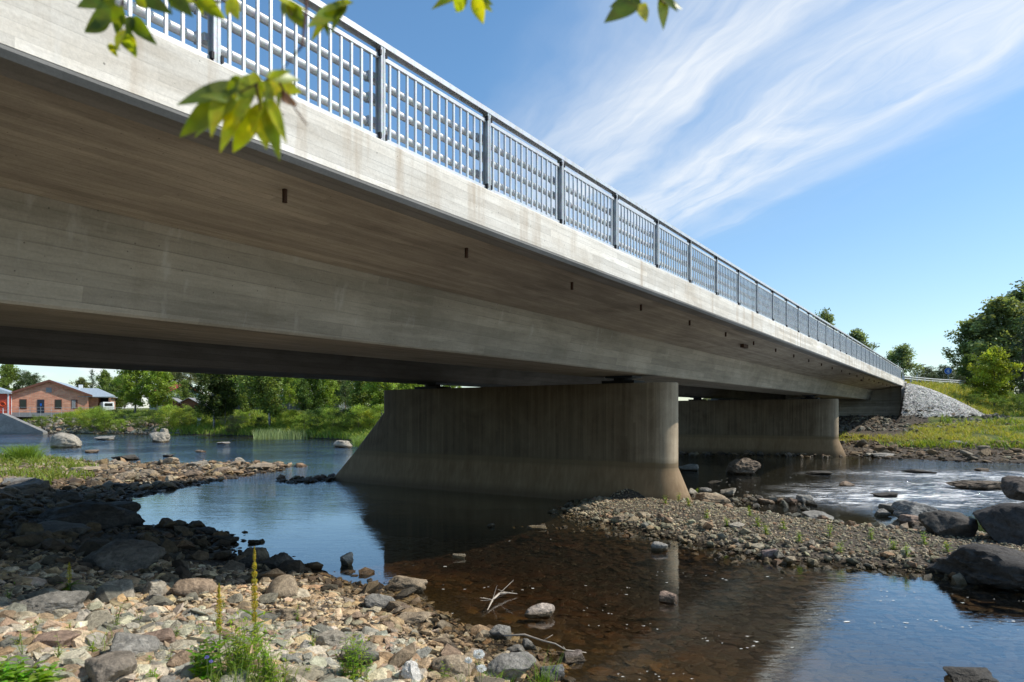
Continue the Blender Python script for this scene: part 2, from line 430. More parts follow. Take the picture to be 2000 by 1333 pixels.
def height(P, full=False):
    P = np.asarray(P, dtype=float).reshape(-1, 2)
    a = sdf(P, POLY_A); b = sdf(P, POLY_B); c = sdf(P, POLY_C)
    x, y = P[:,0], P[:,1]; t, e = L(x, y)
    n = fbm(x*.9, y*.9)
    under = lambda s, k, m: -m*(1-np.exp(np.minimum(s,0)*k/m))
    r = np.hypot(x, y)
    hA = np.where(a > 0, 1.25*(1-np.exp(-(np.maximum(a,0)/6.5)**1.25))*(1-.35*np.clip((y-12)/3,0,1))*(1-.62*np.clip((y-20)/8,0,1)), under(a, .13, .75))
    hA = hA + np.clip((a-9)*.04, 0, 1.5)*(y < 40)
    hB = np.where(b > 0, .27*(1-np.exp(-b/.9)), under(b, .25, .75))
    far = np.clip((e-28)/20, 0, 1)
    cC = np.where(c > 0, np.minimum(c*.125, 2.6)*(1-far)+np.minimum(c*.32, 3.2)*far, under(c, .12, .8))
    cC = cC + np.clip((c-60)*.02, 0, 8)
    em = sdf(np.stack([t, e], 1), EMB)
    hE = 5.62 - np.maximum(0, -em)/2.0 + np.clip((t-80)*.01,0,2)
    hE = np.where((t < 77.6) & (e > 5.2) & (e < 21.8), -5, hE)
    h = np.maximum(np.maximum(hA, hB), np.maximum(cC, hE))
    # mound of gravel against the first pier
    q = G(1240, 985); gq = np.exp(-(((x-q.x)/1.6)**2+((y-q.y)/.9)**2)); h = np.maximum(h, .50*gq - .9*(1-gq))
    amp = np.clip(np.abs(h), 0, 1)
    h = h + n*(.05+.12*amp)*np.where(hE > 2.5, .3, 1)
    if full: return h, a, b, c, em, t, e
    return h
def hz(x, y): return float(height([[x, y]])[0])

ang = np.concatenate([np.linspace(-45, 45, 420), np.linspace(45.5, 314.5, 120)])
rad = np.concatenate([[0.3], np.geomspace(1.5, 140, 430), np.geomspace(145, 1400, 30)])
AA, RR = np.meshgrid(np.radians(ang), rad)
X = (RR*np.sin(AA)).ravel(); Y = (RR*np.cos(AA)).ravel()
H, sa, sb, sc_, em, tt_, ee_ = height(np.stack([X, Y], 1), True)
nA, nR = len(ang), len(rad)
idx = np.arange(nA*nR).reshape(nR, nA)
i2 = np.roll(idx, -1, 1)
Fq = np.stack([idx[:-1].ravel(), idx[1:].ravel(), i2[1:].ravel(), i2[:-1].ravel()], 1)
grass = np.zeros(len(X))
grass = np.maximum(grass, np.clip((sc_-4.5)/5, 0, 1)*.95)
grass = np.maximum(grass, np.clip((em+4)/2.0, 0, 1)*np.clip(1-0*em,0,1))
grass = np.where((ee_ > 28) & (sc_ > 1.0), .95, grass)
grass = np.maximum(grass, np.clip((sa-8)/5, 0, 1)*(np.hypot(X,Y) > 28))
grass = np.where((tt_ > 52) & (tt_ < 76) & (ee_ > 3) & (ee_ < 23), 0, grass)
gm = mesh_np('ground', np.stack([X, Y, H], 1), Fq, None, True, {'grass': grass})
ground = link('ground', gm, M['ground']); tag(ground, kind='structure')

# water sheet
wx = np.concatenate([np.linspace(-300,-50,40), np.linspace(-49,40,300), np.linspace(41,200,40)])
wy = np.concatenate([np.linspace(-60,0,10), np.linspace(.5,75,260), np.linspace(76,260,60)])
WX, WY = np.meshgrid(wx, wy)
wv = np.stack([WX.ravel(), WY.ravel(), np.zeros(WX.size)], 1)
ii = np.arange(WX.size).reshape(WX.shape)
wf = np.stack([ii[:-1,:-1].ravel(), ii[:-1,1:].ravel(), ii[1:,1:].ravel(), ii[1:,:-1].ravel()], 1)
def blob(px, py, rx, ry, x=wv[:,0], y=wv[:,1]):
    c = G(px, py); return np.exp(-(((x-c.x)/rx)**2+((y-c.y)/ry)**2))
rap = np.clip(blob(1925,957,5.5,3.2)+blob(1735,976,2.6,2.0)+.55*blob(1800,925,5,2)+.25*blob(600,935,5,2)+.6*blob(1990,930,4,3), 0, 1)
tW, eW = L(wv[:,0], wv[:,1])
flow = np.clip(.06 + 1.9*np.clip((wv[:,1]-24)/25,0,1) + .9*rap + .4*blob(560,960,5,5), 0, 2.2)
sh = sdf(wv[:,:2], POLY_A); flow = flow*np.clip(.25+np.abs(sh)/9, .25, 1)
wm = mesh_np('water', wv, wf, None, True, {'rapid': rap, 'flow': flow})
water = link('water', wm, M['water']); tag(water, kind='structure')

# ------------------------------------------------------------------ stones
import bmesh
def ico(sub):
    bm = bmesh.new(); bmesh.ops.create_icosphere(bm, subdivisions=sub, radius=1.0)
    V = np.array([v.co[:] for v in bm.verts]); Fc = np.array([[v.index for v in f.verts] for f in bm.faces]); bm.free()
    return V/np.linalg.norm(V, axis=1)[:,None], Fc
ICO = {k: ico(k) for k in (1,2,3,5)}
def rock_shape(sub, seed, planes=9, sharp=14, rough=.0, flat=1.0, block=False):
    r = np.random.default_rng(seed); V, Fc = ICO[sub]
    N = r.normal(size=(planes,3)); N /= np.linalg.norm(N, axis=1)[:,None]
    d = r.uniform(.58, .9, planes)
    if block:
        N = np.concatenate([np.eye(3), -np.eye(3)]) + r.normal(0, .36, (6,3)); X_ = r.normal(size=(7,3)); N = np.concatenate([N, X_])
        N /= np.linalg.norm(N, axis=1)[:,None]; d = np.concatenate([r.uniform(.5,.66,6), r.uniform(.58,.82,7)])
    q = np.maximum((V@N.T)/d, 0.02)
    s = (q**sharp).sum(1) + .35**0*.6
    R = 1.0/(s**(1/sharp))
    P = V*R[:,None]
    if rough:
        off = r.uniform(-50,50,3)
        for i in range(len(P)):
            p = Vector(V[i]*1.4)+Vector(off)
            w = mnoise.fractal(p, .9, 2.1, 5)*.55 + mnoise.fractal(p*5, .8, 2.1, 3)*.10
            rd_ = 1-abs(mnoise.fractal(p*2.2+Vector((9,3,1)), .9, 2.1, 3))*2
            P[i] *= 1 + rough*w + rough*.16*max(0, rd_)
    P[:,2] *= flat
    return P, Fc
def rand_rot(n, tilt=.45, r=rng):
    az = r.uniform(0, 2*np.pi, n); a = r.normal(0, tilt, n); b = r.normal(0, tilt, n)
    ca, sa_, cb, sb_, cz, sz = np.cos(a), np.sin(a), np.cos(b), np.sin(b), np.cos(az), np.sin(az)
    Rx = np.zeros((n,3,3)); Rx[:,0,0]=1; Rx[:,1,1]=ca; Rx[:,1,2]=-sa_; Rx[:,2,1]=sa_; Rx[:,2,2]=ca
    Ry = np.zeros((n,3,3)); Ry[:,1,1]=1; Ry[:,0,0]=cb; Ry[:,0,2]=sb_; Ry[:,2,0]=-sb_; Ry[:,2,2]=cb
    Rz = np.zeros((n,3,3)); Rz[:,2,2]=1; Rz[:,0,0]=cz; Rz[:,0,1]=-sz; Rz[:,1,0]=sz; Rz[:,1,1]=cz
    return Rx@Ry@Rz
PAL = np.array([[.34,.28,.21],[.27,.22,.165],[.30,.29,.27],[.22,.205,.185],[.40,.35,.28],[.31,.235,.17],[.17,.145,.12],[.36,.335,.30],[.29,.235,.17]])
PAL_GREY = np.array([[.30,.30,.275],[.36,.35,.31],[.24,.245,.235],[.42,.39,.33],[.33,.25,.20],[.28,.29,.28],[.46,.44,.39]])
PAL = PAL*np.array([1.12,.97,.74])*.95; PAL_GREY = PAL_GREY*np.array([1.07,.99,.82])
PAL_DARK = PAL*.62
def scatter(name, pos, size, pal=PAL, sub=1, flat=(.4,.75), tilt=.4, sink=.25, seed=1, nshape=10, stretch=(.75,1.45), shade_jit=.2):
    r = np.random.default_rng(seed); n = len(pos)
    Vs, Fs, Cs = [], [], []; off = 0
    which = r.integers(0, nshape, n)
    R = rand_rot(n, tilt, r); fl = r.uniform(*flat, n); stx = r.uniform(*stretch, n)
    colr = pal[r.integers(0, len(pal), n)]*r.uniform(1-shade_jit, 1+shade_jit, (n,1))*r.uniform(.95,1.05,(n,3))
    for k in range(nshape):
        m = np.where(which == k)[0]
        if not len(m): continue
        P, Fc = rock_shape(sub, seed*100+k, planes=8 if sub == 1 else 10, sharp=16, block=k % 2 == 0)
        S = np.stack([stx[m], 1/stx[m]**.5, fl[m]], 1)*size[m][:,None]*.5
        Q = P[None]*S[:,None,:]
        Q = np.einsum('nij,nvj->nvi', R[m], Q) + pos[m][:,None,:]
        Q[:,:,2] += (size[m]*fl[m]*.5*(1-2*sink))[:,None]
        nv = len(P)
        Vs.append(Q.reshape(-1,3)); Fs.append((Fc[None]+(np.arange(len(m))*nv)[:,None,None]+off).reshape(-1,3))
        Cs.append(np.repeat(colr[m], nv, 0)); off += nv*len(m)
    me = mesh_np(name, np.concatenate(Vs), np.concatenate(Fs), np.concatenate(Cs), False)
    return me

def pts_in(poly_px=None, n=1000, cond=None, box=None, seed=0, dens=None):
    """random world points; box in world metres; cond(h,a,b,c,em,t,e,x,y)->mask"""
    r = np.random.default_rng(seed); x0, x1, y0, y1 = box
    P = np.stack([r.uniform(x0, x1, n), r.uniform(y0, y1, n)], 1)
    h, a, b, c, em, t, e = height(P, True)
    m = cond(h, a, b, c, em, t, e, P[:,0], P[:,1])
    return np.stack([P[m,0], P[m,1], h[m]], 1)
def vis(x, y, pad=.06): return (np.abs(x/np.maximum(y,.1)) < .75+pad) & (y > 0)

def stuff(name, me, mat, label, cat):
    o = link(name, me, mat); tag(o, label, cat, kind='stuff'); return o

def logn(r, n, mu, sg, lo, hi): return np.clip(np.exp(r.normal(math.log(mu), sg, n)), lo, hi)

# near shore rubble
def sc_area(name, label, n, box, cond, mu, sg, lo, hi, pal, seed, sub=1, **kw):
    p = pts_in(n=n, cond=cond, box=box, seed=seed); r = np.random.default_rng(seed+500)
    s = logn(r, len(p), mu, sg, lo, hi)
    me = scatter(name, p, s, pal, sub, seed=seed, **kw)
    print(name, len(p))
    return stuff(name, me, M['rock'], label, 'stones')
near = lambda lo, hi: (lambda h,a,b,c,em,t,e,x,y: (a > lo) & (a < hi) & vis(x, y, .12) & (b < 0))
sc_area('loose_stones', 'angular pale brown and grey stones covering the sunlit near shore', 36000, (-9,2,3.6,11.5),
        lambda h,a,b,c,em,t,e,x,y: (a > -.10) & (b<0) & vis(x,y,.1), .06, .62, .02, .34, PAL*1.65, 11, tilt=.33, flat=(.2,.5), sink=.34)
sc_area('loose_stones', 'grey broken stones in the bottom left corner of the shore', 13000, (-6,0,3.4,8),
        lambda h,a,b,c,em,t,e,x,y: (a > 1.2) & vis(x,y,.1) & (x < -.9), .08, .65, .025, .34, PAL_GREY*1.3, 12, tilt=.33, flat=(.2,.5), sink=.34)
sc_area('shade_tinted_stones', 'stones coloured darker for shade, covering the shore in the shadow of the bridge', 17000, (-24,-1,10,30),
        lambda h,a,b,c,em,t,e,x,y: (a > -.04) & (b<0) & vis(x,y,.1), .14, .55, .04, .6, PAL*.42, 13, flat=(.25,.55))  # palette darkened to paint the bridge's shade into the stones
sc_area('shore_stones', 'sunlit brown stones of the low point upstream of the bridge', 20000, (-40,-8,24,48),
        lambda h,a,b,c,em,t,e,x,y: (a > -.25) & (b<0) & vis(x,y,.1), .13, .65, .05, .7, PAL*1.0, 14, flat=(.25,.55))
sc_area('bar_gravel', 'fine grey gravel of the bar beside the first pier', 36000, (0.5,14,10,22),
        lambda h,a,b,c,em,t,e,x,y: ((b > .05)|(h>.1)) & (a < -1) & vis(x,y,.1), .045, .45, .025, .13, PAL_GREY*np.array([1.05,.96,.82]), 15)
sc_area('bar_stones', 'grey angular stones along the edge of the gravel bar', 13000, (0.5,14,9,22),
        lambda h,a,b,c,em,t,e,x,y: (b > -.35) & (b < 1.1) & (a < -1) & vis(x,y,.1) & (t < 30), .10, .5, .05, .34, PAL_GREY*np.array([.9,.84,.74]), 16)
sc_area('bed_stones', 'brown stones seen through the shallow peat coloured water', 9000, (-4,9,5.5,17),
        lambda h,a,b,c,em,t,e,x,y: (a < 0) & (b < 0) & (h < -.07) & (h > -.6) & vis(x,y,.1), .22, .4, .08, .42, PAL*.9, 17, flat=(.12,.2), tilt=.08, sink=.5)
sc_area('far_shore_stones', 'dark flat stones along the far right waterline', 16000, (8,60,34,66),
        lambda h,a,b,c,em,t,e,x,y: (c > -.5) & (c < 8) & (e < 24) & vis(x,y,.1), .21, .55, .08, .9, PAL*.62, 18, flat=(.25,.5), tilt=.25)
sc_area('rubble', 'grey rubble under the end of the bridge and below the stone cone', 6000, (18,60,50,74),
        lambda h,a,b,c,em,t,e,x,y: (t > 62) & (t < 75) & (c > 8) & (e > -3) & (e < 23), .26, .4, .1, .6, PAL_GREY*.55, 19)
sc_area('bank_riprap', 'grey riprap stones on the far bank below the brick building', 7000, (-90,-40,96,122),
        lambda h,a,b,c,em,t,e,x,y: (c > -.6) & (c < 7) & (x < -47-(c*.3)) & vis(x,y,.05), .45, .5, .2, 1.3, PAL_GREY*.6, 20)
# chain of low stones from the point to the pier
def chain(label, pts, n, spread, mu, seed, pal):
    r = np.random.default_rng(seed); P = []
    W_ = [G(*p) for p in pts]
    for i in range(n):
        k = r.integers(0, len(W_)-1); q = W_[k].lerp(W_[k+1], r.random())
        P.append((q.x+r.normal(0,spread), q.y+r.normal(0,spread*1.5), -.04))
    me = scatter('wet_stones', np.array(P), logn(r, n, mu, .4, .1, .9), pal, 1, seed=seed)
    return stuff('wet_stones', me, M['rock'], label, 'stones')
chain('dark wet stones in a line from the point to the tip of the first pier', [(395,905),(560,912)], 120, .5, .3, 31, PAL)
chain('low dark stones breaking the riffle left of the first pier', [(555,940),(610,940),(668,934)], 120, .3, .28, 32, PAL*.4)
chain('wet stones between the gravel bar and the rapids', [(1345,968),(1440,985),(1480,975),(1580,990)], 150, .35, .2, 33, PAL_GREY*.7)
chain('stones in the water below the gravel bar', [(1000,1032),(1110,1030),(1300,1062),(1500,1108)], 60, .25, .13, 34, PAL)
chain('dark stones at the foot of the second pier', [(1330,888),(1480,889),(1640,892)], 130, .5, .35, 35, PAL*.5)
chain('small stones in the pool beside the shaded shore', [(440,1040),(520,1100),(640,1130),(740,1130)], 60, .25, .14, 36, PAL*.7)

def ground_hit(px, py):
    ds = np.geomspace(3.2, 130, 700); X_ = (px-1000)/F*ds; Z_ = EYE-(py-HOR)/F*ds
    k = np.where(Z_ <= np.maximum(height(np.stack([X_, ds], 1)), 0))[0]
    i = k[0] if len(k) else 699
    return Vector((X_[i], ds[i], max(0.0, Z_[i])))
# --- boulders, each a thing
def boulder(px, py, w, h, col, label, seed, name='boulder', planes=15, sharp=34, rough=.24, base=0.0, deep=1.0, rz=None, group=None, sub=5, sink=.28, flatten=1.0):
    p = ground_hit(px, py) if base >= 0 else G(px, py, 0); base = p.z if 'on top' not in (label or '') else p.z+.45; s = F/p.y; wm_, hm = w/s, h/s
    P, Fc = rock_shape(sub, seed, planes, sharp if sharp < 13 else 34, rough, block=sharp >= 13)
    P = P/np.abs(P).max(0)
    r = random.Random(seed); rz = r.uniform(-.5,.5) if rz is None else rz
    hm_full = hm/(1-sink)
    P = P*np.array([wm_*.52, wm_*.42*deep, hm_full*.5])
    P[:,2] += hm_full*(.5-sink)
    me = mesh_np(name, P, Fc, np.tile(np.array(col), (len(P),1)), True)
    try: me.set_sharp_from_angle(angle=math.radians(38))
    except Exception: pass
    o = link(name, me, M['rock'], loc=(p.x, p.y+wm_*.2, base), rz=rz)
    tag(o, label, 'boulder' if name == 'boulder' else 'stone', group); return o
TAN=(.37,.285,.19); GR=(.27,.25,.215); DK=(.085,.074,.06); PALE=(.36,.315,.245); RED=(.30,.21,.155); BR=(.30,.22,.15); BLK=(.085,.078,.07)
B = [
 (120,874,66,31,PALE,'large pale boulder standing in the river, nearest the left edge of the water',1,{'sharp':12,'planes':12}),
 (201,860,38,8,GR,'low flat grey rock between the two large river boulders',2,{}),
 (306,864,48,20,PALE,'pale boulder in the river carrying a smaller pointed block',3,{'sharp':12,'planes':9}),
 (319,856,20,21,PALE,'small pointed block on the right shoulder of the pale river boulder',4,{}),
 (176,885,27,6,BR,'small brown rock in the river below the largest pale boulder',5,{}),
 (240,899,58,10,DK,'long dark flat rock at the edge of the sunlit point',6,{}),
 (390,884,20,5,BR,'little brown rock alone in midstream above the point',7,{}),
 (435,868,24,5,GR,'low pale rock in midstream in front of the reeds',8,{}),
 (325,893,26,5,DK,'thin dark rock awash just above the point',9,{}),
 (668,874,38,14,PALE,'rounded pale boulder in the water left of the first pier',10,{'sharp':9}),
 (245,938,40,20,TAN,'tan boulder on the crest of the sunlit point',11,{'base':.15}),
 (288,932,36,15,TAN,'broad tan boulder right behind the crest of the point',12,{'base':.1}),
 (372,934,42,15,BR,'brown block at the edge of the blue inlet',13,{}),
 (386,913,34,13,PALE,'pale angular rock on the far side of the point',14,{}),
 (468,907,24,13,PALE,'pale pointed rock near the tip of the point',15,{}),
 (515,918,50,14,TAN,'flat tan rock at the very tip of the point',16,{}),
 (430,925,36,12,BR,'brown rock in the middle of the row along the inlet',17,{}),
 (330,925,30,12,TAN,'weathered rock among the stones on top of the point',18,{'base':.1}),
 (40,962,90,26,(.15,.13,.105),'smooth grey ledge at the left edge where shade begins',19,{'base':.35,'rough':.3}),
 (125,985,54,24,DK,'dark block standing behind the big shaded ledge',20,{'base':.25}),
 (232,955,30,13,DK,'dark pointed stone at the head of the inlet',21,{'base':.1}),
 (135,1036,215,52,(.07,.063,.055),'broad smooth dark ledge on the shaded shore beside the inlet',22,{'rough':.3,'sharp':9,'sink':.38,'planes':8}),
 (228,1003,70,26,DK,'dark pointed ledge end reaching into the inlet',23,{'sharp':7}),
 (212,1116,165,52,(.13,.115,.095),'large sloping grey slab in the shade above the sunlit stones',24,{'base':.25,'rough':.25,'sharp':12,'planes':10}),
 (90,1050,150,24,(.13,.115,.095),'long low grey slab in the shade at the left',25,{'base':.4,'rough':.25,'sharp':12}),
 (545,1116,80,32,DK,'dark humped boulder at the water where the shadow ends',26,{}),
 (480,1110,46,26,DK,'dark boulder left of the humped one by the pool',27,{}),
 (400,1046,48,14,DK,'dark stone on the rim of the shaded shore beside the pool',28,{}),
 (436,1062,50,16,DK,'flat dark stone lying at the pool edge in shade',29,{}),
 (495,1063,25,7,BLK,'small black stone alone in the blue pool',30,{}),
 (675,1106,33,24,GR,'pointed grey rock standing in the pool',31,{'planes':10,'sharp':22}),
 (548,1168,78,40,TAN,'rounded tan boulder at the edge of the pebbly shore',32,{'base':.12,'sharp':5,'rough':.05}),
 (376,1166,84,36,BR,'brown boulder half in the shadow edge',33,{'base':.35,'sharp':7}),
 (793,1158,88,34,TAN,'tan block with a pointed end at the waterline',34,{'planes':10,'sharp':20,'deep':.7}),
 (736,1190,76,30,GR,'grey topped block lying just behind the tan one at the shore',35,{'base':.05,'planes':10,'sharp':20}),
 (808,1218,66,18,TAN,'flat tan stone sloping into the brown water',36,{'planes':10}),
 (895,1092,28,9,PALE,'small pale rock in the brown pool near the shadow line',37,{}),
 (1050,1035,37,6,PALE,'thin flat pale rock left of the gravel bar',38,{}),
 (958,1030,16,7,GR,'little grey rock on the shadow line beside the gravel bar',39,{}),
 (1288,1078,35,18,GR,'rounded grey stone in the water below the gravel bar',40,{'sharp':6}),
 (1306,1178,40,24,RED,'tilted red and grey stone alone in the brown pool',41,{'planes':9,'sharp':20}),
 (1056,1207,66,28,(.46,.38,.31),'smooth pale pink rock rising from the brown water',42,{'sharp':7}),
 (978,1250,46,26,GR,'grey wedge shaped stone at the shore',43,{'planes':9,'sharp':24}),
 (1010,1282,44,18,GR,'dark grey stone just below the wedge shaped one',44,{'base':.03}),
 (1032,1275,34,24,GR,'leaning grey slab beside the thin branch',45,{'planes':9,'sharp':24}),
 (1120,1292,54,16,(.33,.27,.24),'low reddish grey stone where the thin branch ends in the water',46,{'planes':9,'sharp':20}),
 (990,1332,110,52,GR,'large grey boulder at the bottom of the picture beside the water',47,{'base':.1,'planes':8,'sharp':14}),
 (890,1326,96,46,TAN,'large pale tan boulder behind the white flowers',48,{'base':.18,'sharp':9}),
 (802,1336,44,46,(.62,.58,.52),'bright white angular stone near the bottom',49,{'base':.22,'planes':9,'sharp':24}),
 (1078,1334,54,40,(.22,.21,.2),'dark grey block in the lower shore corner by the water',50,{'planes':10,'sharp':20}),
 (225,1170,76,32,PALE,'pale block at the left end of the shadow edge',51,{'base':.5,'planes':10,'sharp':18}),
 (298,1162,54,30,PALE,'pale sharp edged block just right of the first one on the shadow edge',52,{'base':.45,'planes':9,'sharp':22}),
 (300,1180,46,20,GR,'grey stone leaning below the sharp edged block',53,{'base':.42,'planes':10}),
 (85,1275,100,38,RED,'long reddish slab among the grey stones at lower left',54,{'base':.72,'planes':10,'sharp':18}),
 (242,1290,104,42,GR,'large blue grey block at lower left',55,{'base':.6,'planes':10,'sharp':18}),
 (300,1262,70,30,RED,'rusty pink stone right behind the blue grey block',56,{'base':.55,'planes':10}),
 (195,1335,130,50,(.24,.20,.155),'big brown slab cut by the bottom edge at left',57,{'base':.7,'planes':10,'sharp':18}),
 (90,1205,110,44,GR,'broad grey slab near the left edge just below the shadow',58,{'base':.62,'planes':10,'sharp':16}),
 (460,1235,52,22,TAN,'flat tan stone beside the tall dock plant',59,{'base':.35,'planes':10}),
 (555,1212,62,24,TAN,'tan slab in the middle of the pebbles behind the dock plant',60,{'base':.25,'planes':10}),
 (640,1268,80,28,PALE,'bright pale slab in the middle of the sunlit shore',61,{'base':.28,'planes':10,'sharp':18}),
 (1214,1020,34,18,TAN,'tan boulder on the left end of the gravel bar',62,{'base':.1}),
 (1508,1090,48,20,(.30,.22,.19),'reddish flat slab on the lower edge of the gravel bar',63,{'base':.04,'planes':10}),
 (1393,984,72,20,TAN,'long tan slab in the water right of the first pier',64,{'planes':10,'sharp':18}),
 (1352,968,26,15,PALE,'small pale stone against the pier foot',65,{}),
 (1424,970,28,17,PALE,'pale stone behind the long tan slab',66,{}),
 (1378,965,24,12,GR,'round grey stone between the pier foot and the pale stone',67,{'sharp':6}),
 (1500,985,40,9,BR,'flat brown stone awash right of the long tan slab',68,{}),
 (1575,985,36,18,GR,'grey broken stone at the start of the rapids',69,{}),
 (1600,1017,60,16,GR,'flat grey stone on the upper edge of the gravel bar',70,{'base':.04}),
 (1438,1032,38,10,PALE,'flat pale stone lying on the gravel bar',71,{'base':.3,'planes':10}),
 (1450,927,78,32,(.17,.13,.095),'rugged brown boulder in the dark water between the piers',72,{'rough':.45,'sharp':10,'planes':8}),
 (1350,920,56,14,GR,'flat grey rock in the shade behind the first pier',73,{}),
 (1930,958,106,24,(.15,.115,.08),'wide low brown boulder in the middle of the rapids',74,{'rough':.4}),
 (1608,929,54,8,DK,'thin dark rock across the smooth water above the rapids',75,{}),
 (1800,925,56,7,DK,'narrow dark rock near the far bank of the rapids',76,{}),
 (1922,921,24,6,BR,'small brown rock near the right edge of the far water',77,{}),
 (1655,950,36,9,BR,'low brown rock at the head of the white water',78,{}),
 (1735,972,52,9,DK,'dark rock with white water around it',79,{}),
 (1726,1010,30,15,GR,'small grey stone left of the slab group in the rapids',80,{}),
 (1766,1002,80,17,GR,'long low slab at the back of the group in the rapids',81,{}),
 (1800,1016,84,34,(.25,.235,.21),'tilted grey slab in the group beside the rapids',82,{'planes':10,'sharp':18}),
 (1786,1026,46,20,RED,'reddish brown block in front of the tilted slab',83,{'planes':10,'sharp':18}),
 (1868,1050,100,58,(.09,.078,.064),'big angular dark boulder between the rapids and the gravel bar',84,{'planes':10,'sharp':40,'rough':.2}),
 (2012,1062,165,88,(.06,.053,.047),'huge dark boulder with a pale band at the right edge',85,{'base':.1,'planes':10,'sharp':40,'rough':.2,'rz':.3}),
 (2014,1004,100,40,(.12,.095,.075),'brown boulder resting on top of the huge one at the right edge',86,{'base':.65}),
 (2005,1150,300,78,(.075,.065,.055),'huge low rounded rock at the right end of the gravel bar',87,{'rough':.45,'sharp':10,'sink':.36,'planes':10}),
 (1905,1338,96,26,DK,'dark rock breaking the water in the bottom right corner',88,{}),
 (1715,950,1,1,DK,None,0,None),
 (1395,945,30,5,DK,'thin dark rock low in the shaded water behind the first pier',89,{}),
 (30,946,60,13,GR,'grey stone in front of the grass at the left edge',90,{'base':.3}),
 (155,925,60,12,TAN,'flat tan rock beside the grass on the point',91,{'base':.25}),
 (1870,868,40,7,GR,'flat grey stone on the far right bank below the grass',92,{'base':.7}),
 (1735,893,60,8,GR,'long flat grey slab at the far right waterline',93,{}),
 (1700,893,24,9,PALE,'pale stone at the far waterline next to the second pier',94,{}),
 (1573,890,14,6,PALE,'little pale stone at the foot of the second pier, the left of two',95,{}),
 (1603,890,14,6,PALE,'little pale stone at the foot of the second pier, the right of two',96,{}),
 (1908,895,16,8,BR,'small rounded brown stone at the waterline far right',97,{}),
]
for px, py, w, h, c, lab, sd, kw in B:
    if lab is None: continue
    small = w*G(px,py,kw.get('base',0)).y/F < .7
    boulder(px, py, w, h, c, lab, sd, name='stone' if small else 'boulder', **kw)

# medium stones one could pick up, shared meshes
def mid_stones(n, box, cond, mu, label, group, pal, seed, hi=.5):
    p = pts_in(n=n*12, cond=cond, box=box, seed=seed)[:n]
    r = random.Random(seed); ms = []
    for k in range(10):
        P, Fc = rock_shape(3, seed*50+k, 8, 40, .08, block=True)
        P = P/np.abs(P).max(0)*np.array([.5, .38, .24])
        ms.append(mesh_np('stone', P, Fc, np.tile(pal[k % len(pal)], (len(P),1)), False))
    for i in range(len(p)):
        s = min(hi, mu*math.exp(r.gauss(0,.3)))
        o = link('stone', ms[i % 10], M['rock'], loc=(p[i,0], p[i,1], p[i,2]+s*.12), sc=(s, s*r.uniform(.8,1.2), s*r.uniform(.7,1.3)))
        o.rotation_euler = (r.gauss(0,.25), r.gauss(0,.25), r.uniform(0,6.28))
        tag(o, label, 'stone', group)
mid_stones(55, (-6,1,4.2,11), lambda h,a,b,c,em,t,e,x,y: (a > .15) & vis(x,y,0) & (x > -1.6), .24, 'palm sized angular tan stone lying loose among the pebbles of the sunlit near shore', 'loose stones on the sunlit near shore', PAL*1.3, 61)
mid_stones(45, (-6,0,3.9,9), lambda h,a,b,c,em,t,e,x,y: (a > .8) & vis(x,y,0) & (x < -1.4), .28, 'broken grey stone lying loose among the rubble at lower left', 'loose grey stones at lower left', PAL_GREY*.8, 62)
mid_stones(60, (-18,-2,11,26), lambda h,a,b,c,em,t,e,x,y: (a > .0) & vis(x,y,0), .42, 'stone coloured darker for shade, lying among others on the shore in the shadow of the bridge', 'stones on the shaded shore', PAL*.42, 63, .8)  # same darkened palette, deck shade put into the stone colour
mid_stones(40, (-34,-10,26,44), lambda h,a,b,c,em,t,e,x,y: (a > -.2) & vis(x,y,0), .34, 'brown stone among the others on the sunlit point upstream of the bridge', 'stones on the point upstream', PAL, 64, .8)
mid_stones(35, (1,12,10.5,20), lambda h,a,b,c,em,t,e,x,y: (b > -.1) & (b < .9) & vis(x,y,0), .17, 'grey angular stone on the stony edge of the gravel bar', 'stones on the gravel bar', PAL_GREY*.75, 65)
mid_stones(30, (12,50,36,60), lambda h,a,b,c,em,t,e,x,y: (c > 0) & (c < 5) & (e < 22) & vis(x,y,0), .8, 'flat dark stone on the far right river bank', 'stones on the far right bank', PAL*.7, 66, 1.3)

# ------------------------------------------------------------------ bridge
T0, T1 = -16.0, 75.0
def prof(xs, ys): return lambda t: EYE + float(np.interp(t, xs, ys))
z_ft = prof([-20,10,17,49,73,80],[2.99,2.99,3.03,3.20,3.37,3.42])      # edge beam top
z_fb = prof([-20,2,10,17,49,73,80],[2.36,2.37,2.42,2.46,2.61,2.74,2.78])
z_rt = prof([-20,5,17,49,73,80],[4.13,4.13,4.13,4.33,4.44,4.48])       # hand rail top
z_wt = prof([-20,3,40,73,80],[2.21,2.21,2.27,2.42,2.45])
z_gb = prof([-20,3,12,26,43,73],[1.12,1.13,1.20,1.27,1.35,1.50])
bridge = empty('bridge', (0,0,0), ROT)
tag(bridge, 'long concrete girder bridge crossing the river on two wall piers', 'bridge')
ts = list(np.arange(T0, T1, 1.5)) + [T1]
def sweep(fn, name, mat, par=bridge, tss=ts, sm=False):
    mb = MB(); mb.loft([fn(t) for t in tss]); return mb.build(name, mat, par, smooth=sm)
E0 = 5.28; E1 = 21.72
